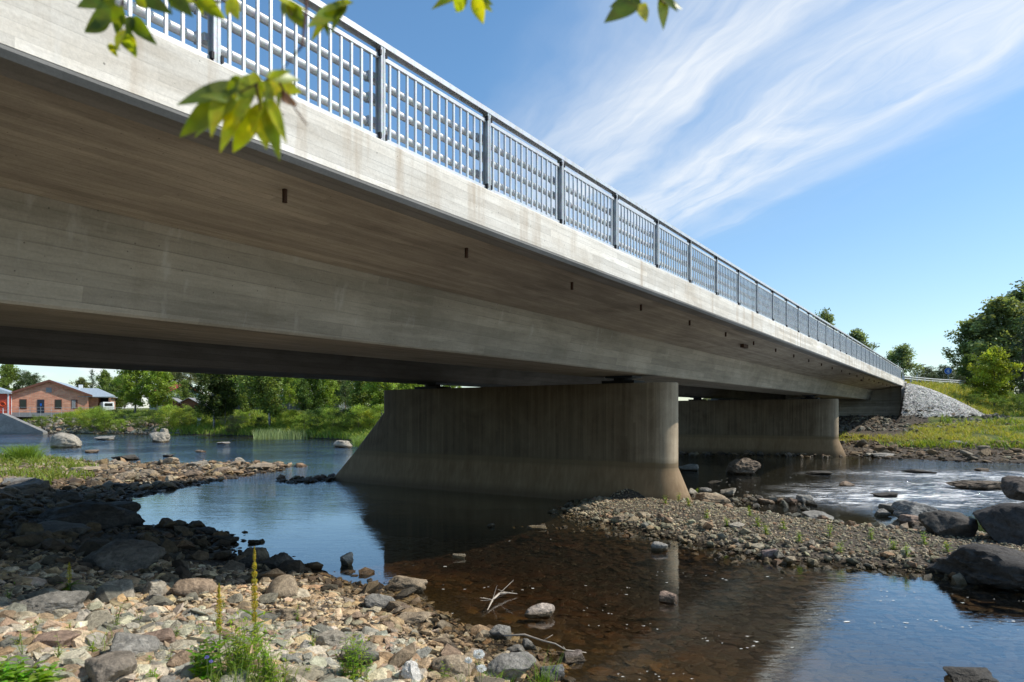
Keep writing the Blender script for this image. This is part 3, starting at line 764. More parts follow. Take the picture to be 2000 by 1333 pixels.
# edge beams
def eb(t, e=E0, s=1):
    return [(t, e, z_fb(t)+.075), (t, e, z_ft(t)-.02), (t, e+s*.02, z_ft(t)), (t, e+s*.42, z_ft(t)), (t, e+s*.42, z_fb(t)+.075)]
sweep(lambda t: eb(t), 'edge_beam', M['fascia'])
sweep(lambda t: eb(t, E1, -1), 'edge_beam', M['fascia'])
def de(t, e=E0, s=1):
    return [(t, e+s*.004, z_fb(t)+.073), (t, e+s*.004, z_fb(t)+.045), (t, e+s*.04, z_fb(t)), (t, e+s*.30, z_fb(t)-.01), (t, e+s*.30, z_fb(t)+.073)]
sweep(lambda t: de(t), 'drip_edge', M['drip']); sweep(lambda t: de(t, E1, -1), 'drip_edge', M['drip'])
# deck slab
mid = (E0+E1)/2
def deck(t):
    a, b, c = z_fb(t), z_wt(t), z_ft(t)-.14
    return [(t,E0+.425,c),(t,E0+.425,a+.06),(t,E0+.306,a+.055),(t,E0+.302,a+.008),(t,7.75,b),(t,10.35,b),(t,mid,b+.12),(t,E1-5.07,b),(t,E1-2.47,b),(t,E1-.302,a+.008),(t,E1-.306,a+.055),(t,E1-.425,a+.06),(t,E1-.425,c),(t,mid,c+.12)]
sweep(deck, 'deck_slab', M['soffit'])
tg = list(np.arange(T0, 73.2, 1.5)) + [74.5]
def gird(t, a, b, c, d): return [(t,a,z_wt(t)-.003),(t,b,z_gb(t)+.03),(t,b+.03,z_gb(t)),(t,c-.03,z_gb(t)),(t,c,z_gb(t)+.03),(t,d,z_wt(t)-.003)]
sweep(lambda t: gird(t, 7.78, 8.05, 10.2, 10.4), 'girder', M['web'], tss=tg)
sweep(lambda t: gird(t, 16.0-.2, 15.95, 18.1, 18.4), 'girder', M['web_shade'], tss=tg)
sf = MB().box((T0, E0+.43, 5.57), (T1, E1-.43, 5.60))
# piers
def pier_mesh(tc, ztop, zs=1.12, e_near=7.9, r0=.55, e_far=19.3, toe=2.9, cut_top=2.8):
    def ring(z):
        fl = max(0, (zs-z))/zs*.34 if z < zs else 0
        fl = min(fl, .42)
        r = r0 + fl*.75; en = e_near - fl*.35
        ef = e_far if z > cut_top else e_far + (cut_top-z)/cut_top*toe
        rf = (.30 + fl*.5)
        P = []
        for k in range(25):
            g = math.pi + math.pi*k/24
            P.append((tc + r*math.cos(g), en + (r+ fl*.3)*math.sin(g), z))
        es = e_far - 1.2
        P.append((tc + r, es, z))
        for k in range(9):
            g = math.pi*k/8
            P.append((tc + rf*math.cos(g), ef - .15 + .28*math.sin(g), z))
        P.append((tc - r, es, z))
        return P
    zz = [-1.2, -.4, 0, .3, .6, .9, zs, zs+.001, 2.0, cut_top, 3.2, ztop-.02, ztop]
    rr = [ring(z) for z in zz]
    rr[-1] = [(tc+(p[0]-tc)*.97, p[1]+(.02 if p[1] < 10 else -.02), ztop) for p in rr[-1]]
    return MB().loft(rr)
def bearing(par, tc, e, z0, z1):
    m = MB(); m.box((tc-.42, e-.55, z0), (tc+.42, e+.55, z0+.09)); b = m.build('bearing', M['black'], par)
    MB().tube([(tc,e,z0+.09),(tc,e,z1-.06)], .30, 20).build('bearing_pad', M['black'], b)
    MB().box((tc-.36, e-.46, z1-.06), (tc+.36, e+.46, z1-.002)).build('bearing_plate', M['door_dark'], b)
for tc, zt in ((19.9, 3.70), (50.3, 3.82)):
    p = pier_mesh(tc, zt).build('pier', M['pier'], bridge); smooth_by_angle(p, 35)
    bearing(p, tc, 9.12, zt, z_gb(tc)); bearing(p, tc, 17.0, zt, z_gb(tc))
# abutment
ab = MB()
ab.box((75.003, 5.30, 1.0), (79.5, 21.7, 5.64)); ab.box((73.6, 5.43, 1.0), (75.0, 21.6, 3.62))
a = ab.build('abutment', M['abut'], bridge)
wg = MB(); wg.loft([[(73.5,5.06,1.0),(73.5,5.42,1.0),(74.3,5.42,5.2),(74.3,5.06,5.2)],[(75.02,5.06,1.0),(75.02,5.42,1.0),(75.02,5.42,5.95),(75.02,5.06,5.95)],[(79.5,5.06,1.0),(79.5,5.42,1.0),(79.5,5.42,5.95),(79.5,5.06,5.95)]])
wg.build('wing_wall', M['fascia'], bridge)

MB().box((73.42, 5.9, 3.62), (74.6, 21.3, 5.15)).build('end_diaphragm', M['web'], bridge) if False else None
# drainage stubs
for k in range(24):
    t = -1.6 + 3.1*k
    if t > 73: break
    e = 5.95; z = z_fb(t) - (e-E0)*.09
    MB().tube([(t,e,z+.05),(t,e,z-.10)], .026, 12).build('drain_pipe', M['rusty'], bridge, smooth=False)
for t in (23.6, 53.8):
    MB().box((t-.28, 6.3, z_fb(t)-.20), (t+.28, 6.42, z_fb(t)-.05)).build('drain_box', M['rusty'], bridge)
# road surface on deck
rd = MB(); rd.loft([[(t,E0+.43,z_ft(t)-.13),(t,mid,z_ft(t)-.005),(t,E1-.43,z_ft(t)-.13),(t,E1-.43,z_ft(t)-.10),(t,mid,z_ft(t)+.03),(t,E0+.43,z_ft(t)-.10)] for t in ts])
rd.build('road_surface', M['asphalt'], bridge)
# road beyond
hw = MB()
rt = list(np.arange(75, 300, 5.0))
n0 = [(W(t, 6 - max(0,t-80)*.06, 5.66+max(0,(t-80))*.01), W(t, 20.5, 5.66+max(0,(t-80))*.01)) for t in rt]
for i in range(len(rt)-1): hw.poly([n0[i][0], n0[i+1][0], n0[i+1][1], n0[i][1]])
tag(hw.build('road', M['asphalt']), kind='structure')

# pedestrian railing
railing = empty('bridge_railing', W(0, E0, 0), ROT)
tag(railing, 'galvanised steel railing with upright bars and three pipes along the near bridge edge', 'railing')
er = .14                                  # offset inside the fascia
def panel_mesh():
    pass
tp = [5.46 + 2.0*k for k in range(-9, 35)]
tp = [t for t in tp if t < 74.5]
seg_cache = None
for i, t in enumerate(tp):
    zb, zt = z_ft(t), z_rt(t)
    m = MB(); m.box((t-.006, er-.045, zb-.02), (t+.006, er+.045, zt-.05)); m.box((t+.030-.036, er-.045, zb-.02), (t+.034, er-.033, zt-.05)) 
    m.box((t-.034, er-.045, zb-.02), (t-.006, er-.033, zt-.05)); m.box((t-.034, er+.033, zb-.02), (t+.034, er+.045, zt-.05))
    m.box((t-.07, er-.07, zb), (t+.07, er+.10, zb+.015))
    for dz in (.27,.53,.765):
        m.box((t-.07, er+.040, zb+dz-.035), (t+.03, er+.145, zb+dz+.035)); m.box((t-.10, er+.085, zb+dz-.05), (t-.07, er+.15, zb+dz+.05))
    post = m.build('post', M['galv_dark'], railing)
    if t < 40:
        cl = MB()
        for dz in (.09, 1.0):
            for s in (-1, 1):
                cl.box((t+s*.045-.012, er-.055, zb+dz-.03), (t+s*.045+.012, er-.012, zb+dz+.03))
        cl.build('clamp', M['black'], post)
    if i < len(tp)-1:
        t2 = tp[i+1]; zb2, zt2 = z_ft(t2), z_rt(t2); m = MB()
        def bar(za, zb_, hh, w, a=t+.05, b=t2-.05):
            m.loft([[(a,er-w,za-hh),(a,er-w,za+hh),(a,er+w,za+hh),(a,er+w,za-hh)],[(b,er-w,zb_-hh),(b,er-w,zb_+hh),(b,er+w,zb_+hh),(b,er+w,zb_-hh)]])
        bar(zb+.065, zb2+.065, .027, .02); bar(zt-.17, zt2-.17, .022, .02)
        for k in range(1, 14):
            f = k/14; tb = t+(t2-t)*f; a_, b_ = zb+(zb2-zb)*f+.095, zt+(zt2-zt)*f-.176
            m.box((tb-.013, er-.013, a_), (tb+.013, er+.013, b_))
        m.build('bar_panel', M['galv'], railing)
hr = MB()
def hrr(t):
    z = z_rt(t); w = .05
    return [(t,er-w,z-.065),(t,er-w,z),(t,er+w,z),(t,er+w,z-.065),(t,er+w-.006,z-.065),(t,er+w-.006,z-.008),(t,er-w+.006,z-.008),(t,er-w+.006,z-.065)]
hr.loft([hrr(t) for t in [tp[0]-.5]+tp+[75.2]])
# end of the hand rail bends down
hr.tube([(75.2,er,z_rt(75)-.02),(75.7,er,z_rt(75)-.08),(75.95,er,z_rt(75)-.4),(75.95,er,z_ft(75)+.1)], .035, 8)
hr.build('handrail', M['galv'], railing)
# three round pipes carried by the same posts
for dz, rr_ in ((.27,.042),(.53,.043),(.765,.043)):
    MB().tube([(t, .275, z_ft(t)+dz) for t in tp+[75.2]], rr_, 14).build('pipe_rail', M['galv'], railing, smooth=True)

# stone cone beside the abutment
cone = empty('stone_revetment', W(74.6, 4.9, 0))
tag(cone, 'pale cobbled stone cone on the bank beside the end of the bridge', 'revetment')
r_ = np.random.default_rng(77); n = 9000
ph = np.radians(r_.uniform(-128, -26, n)); rr2 = 6.3*np.sqrt(r_.random(n))
base = W(74.6, 4.9)
cx = base.x + rr2*np.cos(ph); cy = base.y + rr2*np.sin(ph)
tt2, ee2 = L(cx, cy); ok = (ee2 < 4.98); cx, cy, rr2 = cx[ok], cy[ok], rr2[ok]
cz = 5.74 - 3.2*(rr2/6.3)**1.35
pts = np.stack([cx-base.x, cy-base.y, cz-.02], 1)
me = scatter('stone_pitching', pts, r_.uniform(.13,.25,len(pts)), np.array([[.68,.645,.58],[.60,.57,.51],[.74,.70,.63],[.54,.51,.45]]), 1, flat=(.28,.42), tilt=.10, sink=.42, seed=78)
link('stone_pitching', me, M['rock'], cone)
mb = MB(); K = 24
for i in range(K):
    a0 = math.radians(-124+ (98)*i/K); a1 = math.radians(-124+98*(i+1)/K)
    mb.poly([(0,0,5.69),(6.6*math.cos(a0),6.6*math.sin(a0),5.69-3.3),(6.6*math.cos(a1),6.6*math.sin(a1),5.69-3.3)])
mb.build('mortar_bed', mat_plain('mortar', (.45,.43,.40), .9), cone)

# ------------------------------------------------------------------ vegetation
def quads(C, size, r, up=0.0, aspect=.6, col=None, dirv=None):
    n = len(C)
    a = r.normal(size=(n,3)); a[:,2] += up; a /= np.linalg.norm(a, axis=1)[:,None]
    b = np.cross(a, r.normal(size=(n,3))); b /= np.linalg.norm(b, axis=1)[:,None]
    s = np.asarray(size).reshape(-1,1)*np.ones((n,1))
    A_ = a*s; B_ = b*s*aspect
    V = np.stack([C-A_, C+B_, C+A_, C-B_], 1).reshape(-1,3)
    Fc = np.arange(4*n).reshape(n,4)
    return V, Fc
def leafmesh(name, C, size, col, seed, up=0.0, aspect=.6):
    r = np.random.default_rng(seed); V, Fc = quads(np.asarray(C), size, r, up, aspect)
    return mesh_np(name, V, Fc, np.repeat(col, 4, 0), False)
def tree_data(kind, seed, H):
    """returns trunk MB and crown leaf arrays"""
    r = np.random.default_rng(seed); mb = MB(); C = []; shade = []
    lean = r.normal(0, .03, 2)*H
    tr_pts = [(lean[0]*k*k + r.normal(0,.01)*H*k, lean[1]*k*k, H*k*.96) for k in np.linspace(0,1,7)]
    r0 = H*{'spruce':.016,'pine':.017,'birch':.013,'leafy':.016,'bush':.008}[kind]
    mb.tube(tr_pts, [r0*(1-.88*k) for k in np.linspace(0,1,7)], 7)
    def at(k): 
        k = min(max(k,0),.999)*6; i = int(k); f = k-i
        return np.array(tr_pts[i])*(1-f)+np.array(tr_pts[i+1])*f
    if kind == 'spruce':
        for q in range(70):
            k = .08+.9*(q/70)**.9; L_ = H*.20*(1-k)**.8+H*.012
            g = r.uniform(0, 6.28); p = at(k); d = np.array([math.cos(g), math.sin(g), -.25])
            end = p+d*L_; mb.tube([p, end], [r0*.15, r0*.05], 3, False)
            m = int(60*L_/(H*.2))+10; f = r.random(m)**.7
            c = p+d*L_*f[:,None] + r.normal(size=(m,3))*np.array([.02,.02,.012])*H*(.5+f[:,None]*.5); c[:,2] -= f*H*.012
            C.append(c); shade.append(np.full(m, r.uniform(.75,1.2)))
    else:
        nb = {'pine':26,'birch':34,'leafy':38,'bush':26}[kind]
        k0 = {'pine':.55,'birch':.22,'leafy':.15,'bush':.02}[kind]
        wid = {'pine':.19,'birch':.19,'leafy':.30,'bush':.55}[kind]
        for q in range(nb):
            k = k0 + (1-k0)*((q+.5)/nb)
            kk = (k-k0)/(1-k0); env = math.sin(math.pi*min(1,(kk*.85+.18)))**.75 if kind != 'pine' else (.5+.5*math.sin(math.pi*(kk*.8+.2)))
            g = q*2.4+r.normal(0,.5); L_ = H*wid*env*r.uniform(.5,1.3)
            p = at(k*.97); rise = {'pine':.25,'birch':.7,'leafy':.5,'bush':1.0}[kind]
            d = np.array([math.cos(g), math.sin(g), rise*r.uniform(.5,1.2)])
            mid_ = p+d*L_*.55; end = p+d*L_*np.array([1,1,.75])
            mb.tube([p, mid_, end], [r0*.33*(1-k*.6), r0*.2*(1-k*.6), r0*.04], 4, False)
            ncl = 5 if kind != 'pine' else 4
            for j in range(ncl):
                f = r.uniform(.3,1.05); cpt = p+(end-p)*f + r.normal(size=3)*H*.025
                m = int({'pine':60,'birch':62,'leafy':66,'bush':70}[kind])
                sg = H*{'pine':.025,'birch':.022,'leafy':.030,'bush':.048}[kind]
                c = cpt + r.normal(size=(m,3))*sg*np.array([1,1,.75])
                if kind == 'birch':
                    drop = r.random(m)**1.5*H*.07; c[:,2] -= drop; 
                C.append(c); shade.append(np.full(m, r.uniform(.5,1.4)))
    return mb, np.concatenate(C), np.concatenate(shade)
CO = {'birch':(.17,.24,.05),'leafy':(.14,.21,.035),'bush':(.17,.25,.045),'pine':(.10,.14,.055),'spruce':(.04,.075,.03)}
TREE = {}
def tree_proto(kind, var, H=10.0, col=None, leaf=None):
    key = (kind, var, col, leaf)
    if key in TREE: return TREE[key]
    mb, C, sh = tree_data(kind, 1000+{'birch':10,'leafy':30,'bush':50,'pine':70,'spruce':90}[kind]+var, H)
    import bmesh as _b
    tm = bpy.data.meshes.new('trunk'); tm.from_pydata(mb.v, [], mb.f); tm.polygons.foreach_set('use_smooth', [True]*len(tm.polygons))
    tm.materials.append(M['birch'] if kind == 'birch' else M['pinebark'] if kind == 'pine' else M['bark'])
    r = np.random.default_rng(var+5)
    base = np.array(col or CO[kind])
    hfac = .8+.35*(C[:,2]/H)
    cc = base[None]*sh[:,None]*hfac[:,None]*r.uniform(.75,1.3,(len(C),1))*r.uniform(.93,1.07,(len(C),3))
    sz = (leaf or {'birch':.13,'leafy':.15,'bush':.13,'pine':.14,'spruce':.13}[kind])*r.uniform(.6,1.3,len(C))
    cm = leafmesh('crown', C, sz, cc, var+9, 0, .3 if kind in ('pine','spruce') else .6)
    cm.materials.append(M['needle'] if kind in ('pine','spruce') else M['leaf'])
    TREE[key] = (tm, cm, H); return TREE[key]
TN = {'birch':'birch_tree','leafy':'leafy_tree','bush':'bush','pine':'pine_tree','spruce':'spruce_tree'}
def tree(kind, var, loc, Hh, label, group=None, w=1.0, col=None, leaf=None, rz=None):
    tm, cm, H0 = tree_proto(kind, var, col=col, leaf=leaf)
    s = Hh/H0; rz = random.uniform(0,6.28) if rz is None else rz
    e = empty(TN[kind], loc, rz); e.scale = (s*w, s*w, s)
    tag(e, label, 'bush' if kind == 'bush' else 'tree', group)
    link('trunk', tm, None, e); link('crown', cm, None, e)
    return e
def place(kind, var, px, d, top_y, label, group=None, w=1.0, col=None, leaf=None, base=None, rz=None):
    p = D(px, d); z0 = hz(p.x, p.y) if base is None else base
    top = EYE + (HOR-top_y)*d/F
    return tree(kind, var, (p.x, p.y, z0-.1), max(1.0, top-z0+.1), label, group, w, col, leaf, rz)
LG=(.27,.37,.06); YG=(.36,.41,.05); DG=(.08,.12,.03); MG=(.19,.26,.06); OL=(.19,.21,.08)
# far left bank, left to right
place('leafy', 1, 18, 150, 708, 'yellow green leafy tree at the left edge behind the brick building', col=MG)
place('pine', 1, 50, 150, 722, 'thin grey green pine rising just left of the brick building ridge', w=.8)
place('pine', 2, 66, 148, 730, 'small pine close to the thin one above the brick roof', w=1.2, col=(.06,.09,.03))
place('spruce', 1, 180, 150, 716, 'dark pointed spruce behind the right end of the brick building')
place('leafy', 2, 160, 142, 738, 'grey green round tree right behind the brick roof', col=OL)
place('birch', 1, 205, 138, 722, 'light birch between the dark spruce and the parking', col=MG, w=1.2)
place('leafy', 3, 228, 128, 735, 'dense green tree behind the white van', col=MG)
place('birch', 2, 243, 135, 722, 'slim olive birch behind the tall fresh green tree', col=OL)
place('birch', 3, 264, 112, 700, 'tall fresh green tree on the bank, left one of a joined pair', col=LG, w=1.5)
place('birch', 4, 306, 110, 706, 'tall fresh green tree on the bank, right one of a joined pair', col=LG, w=1.5)
for i, (px, d, ty) in enumerate([(335,150,700),(348,160,705),(372,150,700),(392,146,700),(408,155,702),(452,160,700),(490,158,702)]):
    place('pine', i % 4, px, d, ty, 'tall pine with an orange trunk in the wood behind the red roofed house', 'pines behind the red roofed house', col=OL)
place('birch', 5, 418, 97, 690, 'dark drooping birch standing at the bank right of the red roofed house', col=DG, w=1.25)
place('birch', 6, 440, 98, 700, 'dark birch close behind the drooping one', col=DG, w=1.0)
place('birch', 7, 487, 98, 690, 'birch with a slim forked trunk beside the gap with the white roof', col=MG, w=1.2)
place('birch', 0, 527, 92, 680, 'birch with a thick white trunk above the reeds', col=MG, w=1.35)
place('birch', 1, 565, 120, 705, 'pale thin leaved tree in front of the long low building', col=LG, w=1.0)
place('leafy', 4, 605, 90, 715, 'broad leafy tree in the middle of the far bank', col=(.10,.165,.03), w=.85)
place('birch', 2, 640, 92, 712, 'light green tree left of the bare stemmed one', col=LG, w=1.0)
place('pine', 3, 675, 88, 738, 'thin pale larch like tree with horizontal branches', col=(.14,.19,.06), w=.9)
place('birch', 3, 708, 84, 690, 'birch nearest the left end of the first pier', col=MG, w=1.2)
place('birch', 4, 745, 80, 690, 'bright tree just above the left end of the pier', col=LG, w=1.2)
place('leafy', 5, 800, 85, 700, 'bright leafy tree seen above the pier beneath the girder', col=LG)
for i, (px, d, ty) in enumerate([(880,95,735),(960,95,740),(1040,92,735),(1120,90,738)]):
    place('leafy', i % 6, px, d, ty, 'bright leafy tree glimpsed in the slit between pier and girder', 'trees glimpsed above the first pier', col=LG)
for i, (px, d, ty) in enumerate([(-40,140,700),(-90,150,700),(340,132,745),(360,128,738),(470,130,715),(515,135,705),(550,140,700),(585,130,700),(620,128,705),(655,125,700),(690,122,705),(725,120,700),(770,118,700),(820,118,700)]):
    place(['leafy','birch'][i%2], i % 6, px, d, ty, 'hazy green tree in the second row of the wood on the far bank', 'trees in the second row on the far bank', col=[MG,OL,LG][i%3], w=1.2)
# bushes of the far bank
for i, (px, d, ty, c, w_) in enumerate([(140,112,808,LG,1.2),(163,110,803,YG,1.0),(188,108,800,LG,1.3),(205,107,808,LG,1.2),(80,113,815,MG,1.2),(222,110,803,DG,1.2),(240,106,822,LG,1),(268,108,810,MG,1.1),
        (300,108,806,DG,1.2),(330,106,795,LG,1.3),(350,104,800,YG,1.2),(372,104,798,MG,1.1),(395,104,800,LG,1.0)]):
    place('bush', i % 6, px, d-4, ty-3, 'leafy willow bush on the stony bank between the brick building and the birches', 'bushes on the far bank at left', col=c, w=w_*1.12)
for i, (px, d, ty, c, w_) in enumerate([(455,92,812,(.2,.2,.1),1.2),(478,96,805,LG,1.2),(505,92,815,DG,1.2),(548,92,808,LG,1.3),(572,90,800,YG,1.2),(595,86,808,LG,1.3),(622,84,800,MG,1.4),(650,82,796,LG,1.4),(675,80,798,DG,1.4),
        (700,78,792,LG,1.4),(722,77,800,YG,1.3),(745,76,790,LG,1.3),(780,76,792,MG,1.3),(530,96,800,LG,1.2),(690,86,780,MG,1.2)]):
    place('bush', i % 6, px, d, ty, 'leafy bush in the green belt along the water left of the first pier', 'bushes on the far bank near the pier', col=c, w=w_)
# right side
place('birch', 8, 1755, 105, 668, 'rounded blue green tree rising behind the end of the bridge railing', col=(.24,.31,.15), w=1.5)
place('birch', 6, 1672, 120, 640, 'treetop showing just above the bridge railing', col=(.22,.28,.15), w=1.3)
place('birch', 5, 1602, 130, 598, 'thin treetop just above the railing, farther left', col=(.22,.28,.15), w=.9)
place('birch', 7, 1652, 125, 648, 'low treetop between the two others above the railing', col=(.22,.28,.15), w=1.0)
for i, (px, d, ty) in enumerate([(1795,170,728),(1812,165,715),(1830,168,722),(1846,160,712),(1862,165,716),(1880,160,722),(1778,175,735),(1822,150,730),(1870,150,728),(1900,155,715),(1925,150,700)]):
    place('pine', i % 4, px, d, ty, 'dark pine in the wood on the horizon behind the road sign', 'pines behind the road sign', col=(.11,.14,.06), w=1.3)
place('birch', 9, 1948, 82, 572, 'tall grey green birch at the right with drooping twigs', col=(.25,.30,.13), w=1.5)
place('birch', 10, 1905, 84, 615, 'birch left of the tall one, with a thin crown', col=(.22,.27,.11), w=1.3)
place('birch', 11, 1995, 84, 545, 'birch crown cut by the right edge of the picture', col=(.20,.25,.11), w=1.4)
place('leafy', 0, 1900, 78, 690, 'dark lower tree at the left foot of the tall birch', col=(.13,.19,.05), w=1.1)
place('leafy', 3, 1942, 66, 676, 'sunlit yellow green tree in front of the birches', col=(.34,.40,.05), w=1.05, leaf=.16)
place('spruce', 2, 2000, 66, 600, 'dark spruce at the right edge', w=1.3)
place('spruce', 3, 2060, 70, 560, 'dark spruce just outside the right edge', w=1.3)
for i, (px, d, ty) in enumerate([(1905,64,770),(1960,60,780),(1990,58,770),(2030,56,770),(1880,72,758),(1850,78,758)]):
    place('bush', i % 6, px, d, ty, 'dark green bush at the foot of the trees on the right bank', 'bushes under the right hand trees', col=(.13,.20,.04), w=1.4)
# trees outside the frame at right that shade the boulders
for i, (px, d, hh) in enumerate([(2350,30,13),(2600,24,12)]):
    pass

# grass
def blades(name, P, hgt, wid, col, label, seed, lean=.3, cat='grass', kind='stuff', colj=.25):
    r = np.random.default_rng(seed); n = len(P); g = r.uniform(0, 6.28, n)
    side = np.stack([np.cos(g), np.sin(g), 0*g], 1); dr = r.normal(0, lean, (n,2))
    h = hgt*r.uniform(.5,1.25,n)
    d = np.stack([dr[:,0], dr[:,1], np.ones(n)], 1)
    w = (wid*r.uniform(.6,1.3,n))[:,None]
    b0 = P-side*w; b1 = P+side*w
    m0 = P+d*h[:,None]*.55-side*w*.7; m1 = P+d*h[:,None]*.55+side*w*.7
    dd = d.copy(); dd[:,:2] *= 2.0; dd[:,2] = .93
    tp_ = P+dd*h[:,None]
    V = np.stack([b0,b1,m1,m0,tp_], 1).reshape(-1,3)
    i = np.arange(n)*5
    Fq_ = np.concatenate([np.stack([i,i+1,i+2,i+2],1)[:, :3], np.stack([i,i+2,i+3],1), np.stack([i+3,i+2,i+4],1)])
    c = np.array(col)[r.integers(0, len(col), n)]*r.uniform(1-colj,1+colj,(n,1))
    cc = np.repeat(c, 5, 0)
    me = mesh_np(name, V, Fq_, cc, False)
    if label is None: return me
    return stuff(name, me, M['grass'], label, cat)
GC = [(.20,.31,.04),(.28,.36,.05),(.34,.36,.08),(.15,.24,.035)]
GY = [(.38,.40,.06),(.46,.43,.09),(.28,.35,.05),(.48,.42,.14)]
def gpatch(label, n, box, cond, hgt, wid, col, seed, lean=.3):
    p = pts_in(n=n, cond=cond, box=box, seed=seed); print('grass', len(p))
    if len(p): blades('grass', p, hgt, wid, col, label, seed, lean)
gpatch('yellow green grass on the flat right bank below the stone cone', 110000, (14,60,36,72), lambda h,a,b,c,em,t,e,x,y: (c > 5+2*vnoise(x*.5,y*.5)+vnoise(x*1.7,y*1.7)*3) & (t < 73) & (h > .5) & ((e < 4)|(t < 60)) & (e < 21) & ((t < 66)|(e<-4)) & (vnoise(x*.9+5,y*.9) > -.16), .36, .024, GY, 41, .5)
gpatch('scattered green clumps on the flat right bank', 30000, (14,60,40,70), lambda h,a,b,c,em,t,e,x,y: (c > 4) & (t < 72) & (e < 20) & ((t < 61)|(e < 2)) & (fbm(x*.45+3,y*.45) > .17), .55, .035, [(.17,.27,.04),(.24,.33,.05)], 141, .4)
gpatch('tall grass on the road embankment beside the stone cone', 60000, (34,75,44,95), lambda h,a,b,c,em,t,e,x,y: (t > 74.8) & (em < 2) & (em > -13) & (e < 6), .6, .035, GY, 42)
gpatch('lush grass along the waterline of the far bank', 80000, (-62,0,64,112), lambda h,a,b,c,em,t,e,x,y: (c > .1) & (c < 9) & (x > -52) & (e > 28), .8, .06, GC, 43)
gpatch('rough grass around the brick building', 30000, (-100,-40,98,125), lambda h,a,b,c,em,t,e,x,y: (c > 5) & (c < 16), .5, .06, GC, 44)
gpatch('fresh grass growing among the stones at the left edge of the point', 22000, (-36,-12,20,44), lambda h,a,b,c,em,t,e,x,y: (a > .6) & (x < -.66*y + .6 + 3.5*vnoise(x*.4,y*.4)) & (y > 24) & (vnoise(x*.6,y*.6) > -.12), .4, .03, [(.20,.27,.04),(.27,.30,.06)], 45)
# reeds in the water
r_ = np.random.default_rng(9)
P = np.array([[*(G(r_.uniform(495,600), r_.uniform(848,858))[:2]), -.05] for _ in range(1800)])
blades('reeds', P, 1.15, .03, [(.22,.30,.12),(.28,.34,.16)], 'pale green reeds standing in the water before the birches', 46, .12, 'reeds')
P = np.array([[*(G(r_.uniform(690,760), r_.uniform(862,872))[:2]), -.05] for _ in range(1300)])
blades('reeds', P, .9, .03, [(.16,.26,.05),(.22,.30,.08)], 'green reeds at the water just left of the first pier', 47, .3, 'reeds')
P = np.array([[*(G(r_.uniform(330,500), r_.uniform(846.5,849.5))[:2]), 0] for _ in range(3000)])
blades('water_plants', P, .22, .07, [(.38,.38,.05),(.30,.34,.06)], 'yellow water plants along the far shallow edge', 48, .5, 'plants')
# tussock
q = G(45, 897, .3)
P = np.array([[r_.normal(0,.35), r_.normal(0,.35), 0] for _ in range(900)])
o = link('grass_tussock', blades('grass_tussock', P, 1.0, .02, [(.17,.28,.03),(.22,.32,.05)], None, 49, .35), M['grass'], loc=(q.x, q.y, hz(q.x,q.y))); tag(o, 'round bright green grass tussock on the point at left', 'grass tussock')

# ------------------------------------------------------------------ buildings
def building():
    px0, dd = 97, 116.0
    c = D(px0, dd); z0 = 3.25; a = .42
    b = empty('brick_building', (c.x, c.y, z0), a)
    tag(b, 'low red brick building with a wide gable and pale metal roof on the far bank', 'building')
    w = 5.6; he = 3.1; hr = 5.35; dp = 16
    m = MB(); pr = [(-w,0,-.8),(w,0,-.8),(w,0,he),(0,0,hr),(-w,0,he)]
    m.loft([pr, [(p[0],dp,p[2]) for p in pr]]); m.build('wall', M['brick'], b)
    for s in (-1,1):
        m = MB(); e0 = (s*(w+.7), he-.25); r0 = (0, hr+.06)
        ring = lambda y: [(e0[0],y,e0[1]),(r0[0],y,r0[1]),(r0[0],y,r0[1]+.12),(e0[0],y,e0[1]+.12)]
        m.loft([ring(-.5), ring(dp+.5)]); m.build('roof', M['roof_metal'], b)
        m = MB(); ring = lambda y: [(e0[0],y,e0[1]-.22),(r0[0],y,r0[1]-.24),(r0[0],y,r0[1]+.14),(e0[0],y,e0[1]+.14)]
        m.loft([ring(-.55), ring(-.35)]); m.build('barge_board', M['roof_edge'], b)
    for x in (-3.75, 1.25):
        f = MB().box((x-.52,-.03,.55),(x+.52,.0,2.2)).build('window', M['roof_edge'], b)
        MB().box((x-.43,-.05,.65),(x+.43,-.03,2.1)).build('pane', M['glass_dark'], f)
    f = MB().box((3.1,-.03,.6),(4.05,.0,2.2)).build('window', M['roof_edge'], b)
    MB().box((3.2,-.05,.68),(3.75,-.03,2.1)).build('shutter', M['grey'], f)
    MB().box((-1.75,-.06,-.1),(-.75,-.0,2.15)).build('door', M['door_dark'], b)
    MB().box((-1.36,-.075,1.05),(-1.12,-.062,1.5)).build('door_sign', M['blue'], b)
    MB().box((-.5,-.05,3.35),(.3,0,4.2)).build('vent_grille', M['grey'], b)
    MB().tube([(-w-.1,-.08,he-.2),(-w+.25,-.08,he-.5),(-w+.25,-.08,-.4)], .06, 6).build('downpipe', M['white'], b)
    MB().box((3.3,6,3.9),(3.9,6.6,5.0)).build('chimney', M['white'], b)
    MB().box((-w,-.03,-.8),(w,-.01,-.05)).build('plinth', M['grey'], b)
    # lower wing with carport at right
    m = MB(); m.box((w,1.5,-.8),(w+1.3,8,2.6)); m.box((w+2.9,1.5,-.8),(w+3.3,8,2.6)); m.box((w+1.3,5,-.8),(w+2.9,5.2,2.6)); m.build('wing_wall', M['brick'], b)
    MB().box((w+1.3,4.85,-.8),(w+2.9,4.98,2.6)).build('garage_door', M['door_dark'], b)
    m = MB(); m.loft([[(w-1.5,-.1,2.65),(w+3.8,-.1,2.65),(w+3.8,-.1,2.85),(w+1,3,4.3),(w-1.5,3.0,4.3)],[(w-1.5,9,2.65),(w+3.8,9,2.65),(w+3.8,9,2.85),(w+1,5,4.3),(w-1.5,5,4.3)]]); m.build('wing_roof', M['roof_metal'], b)
    return b, a, c, z0
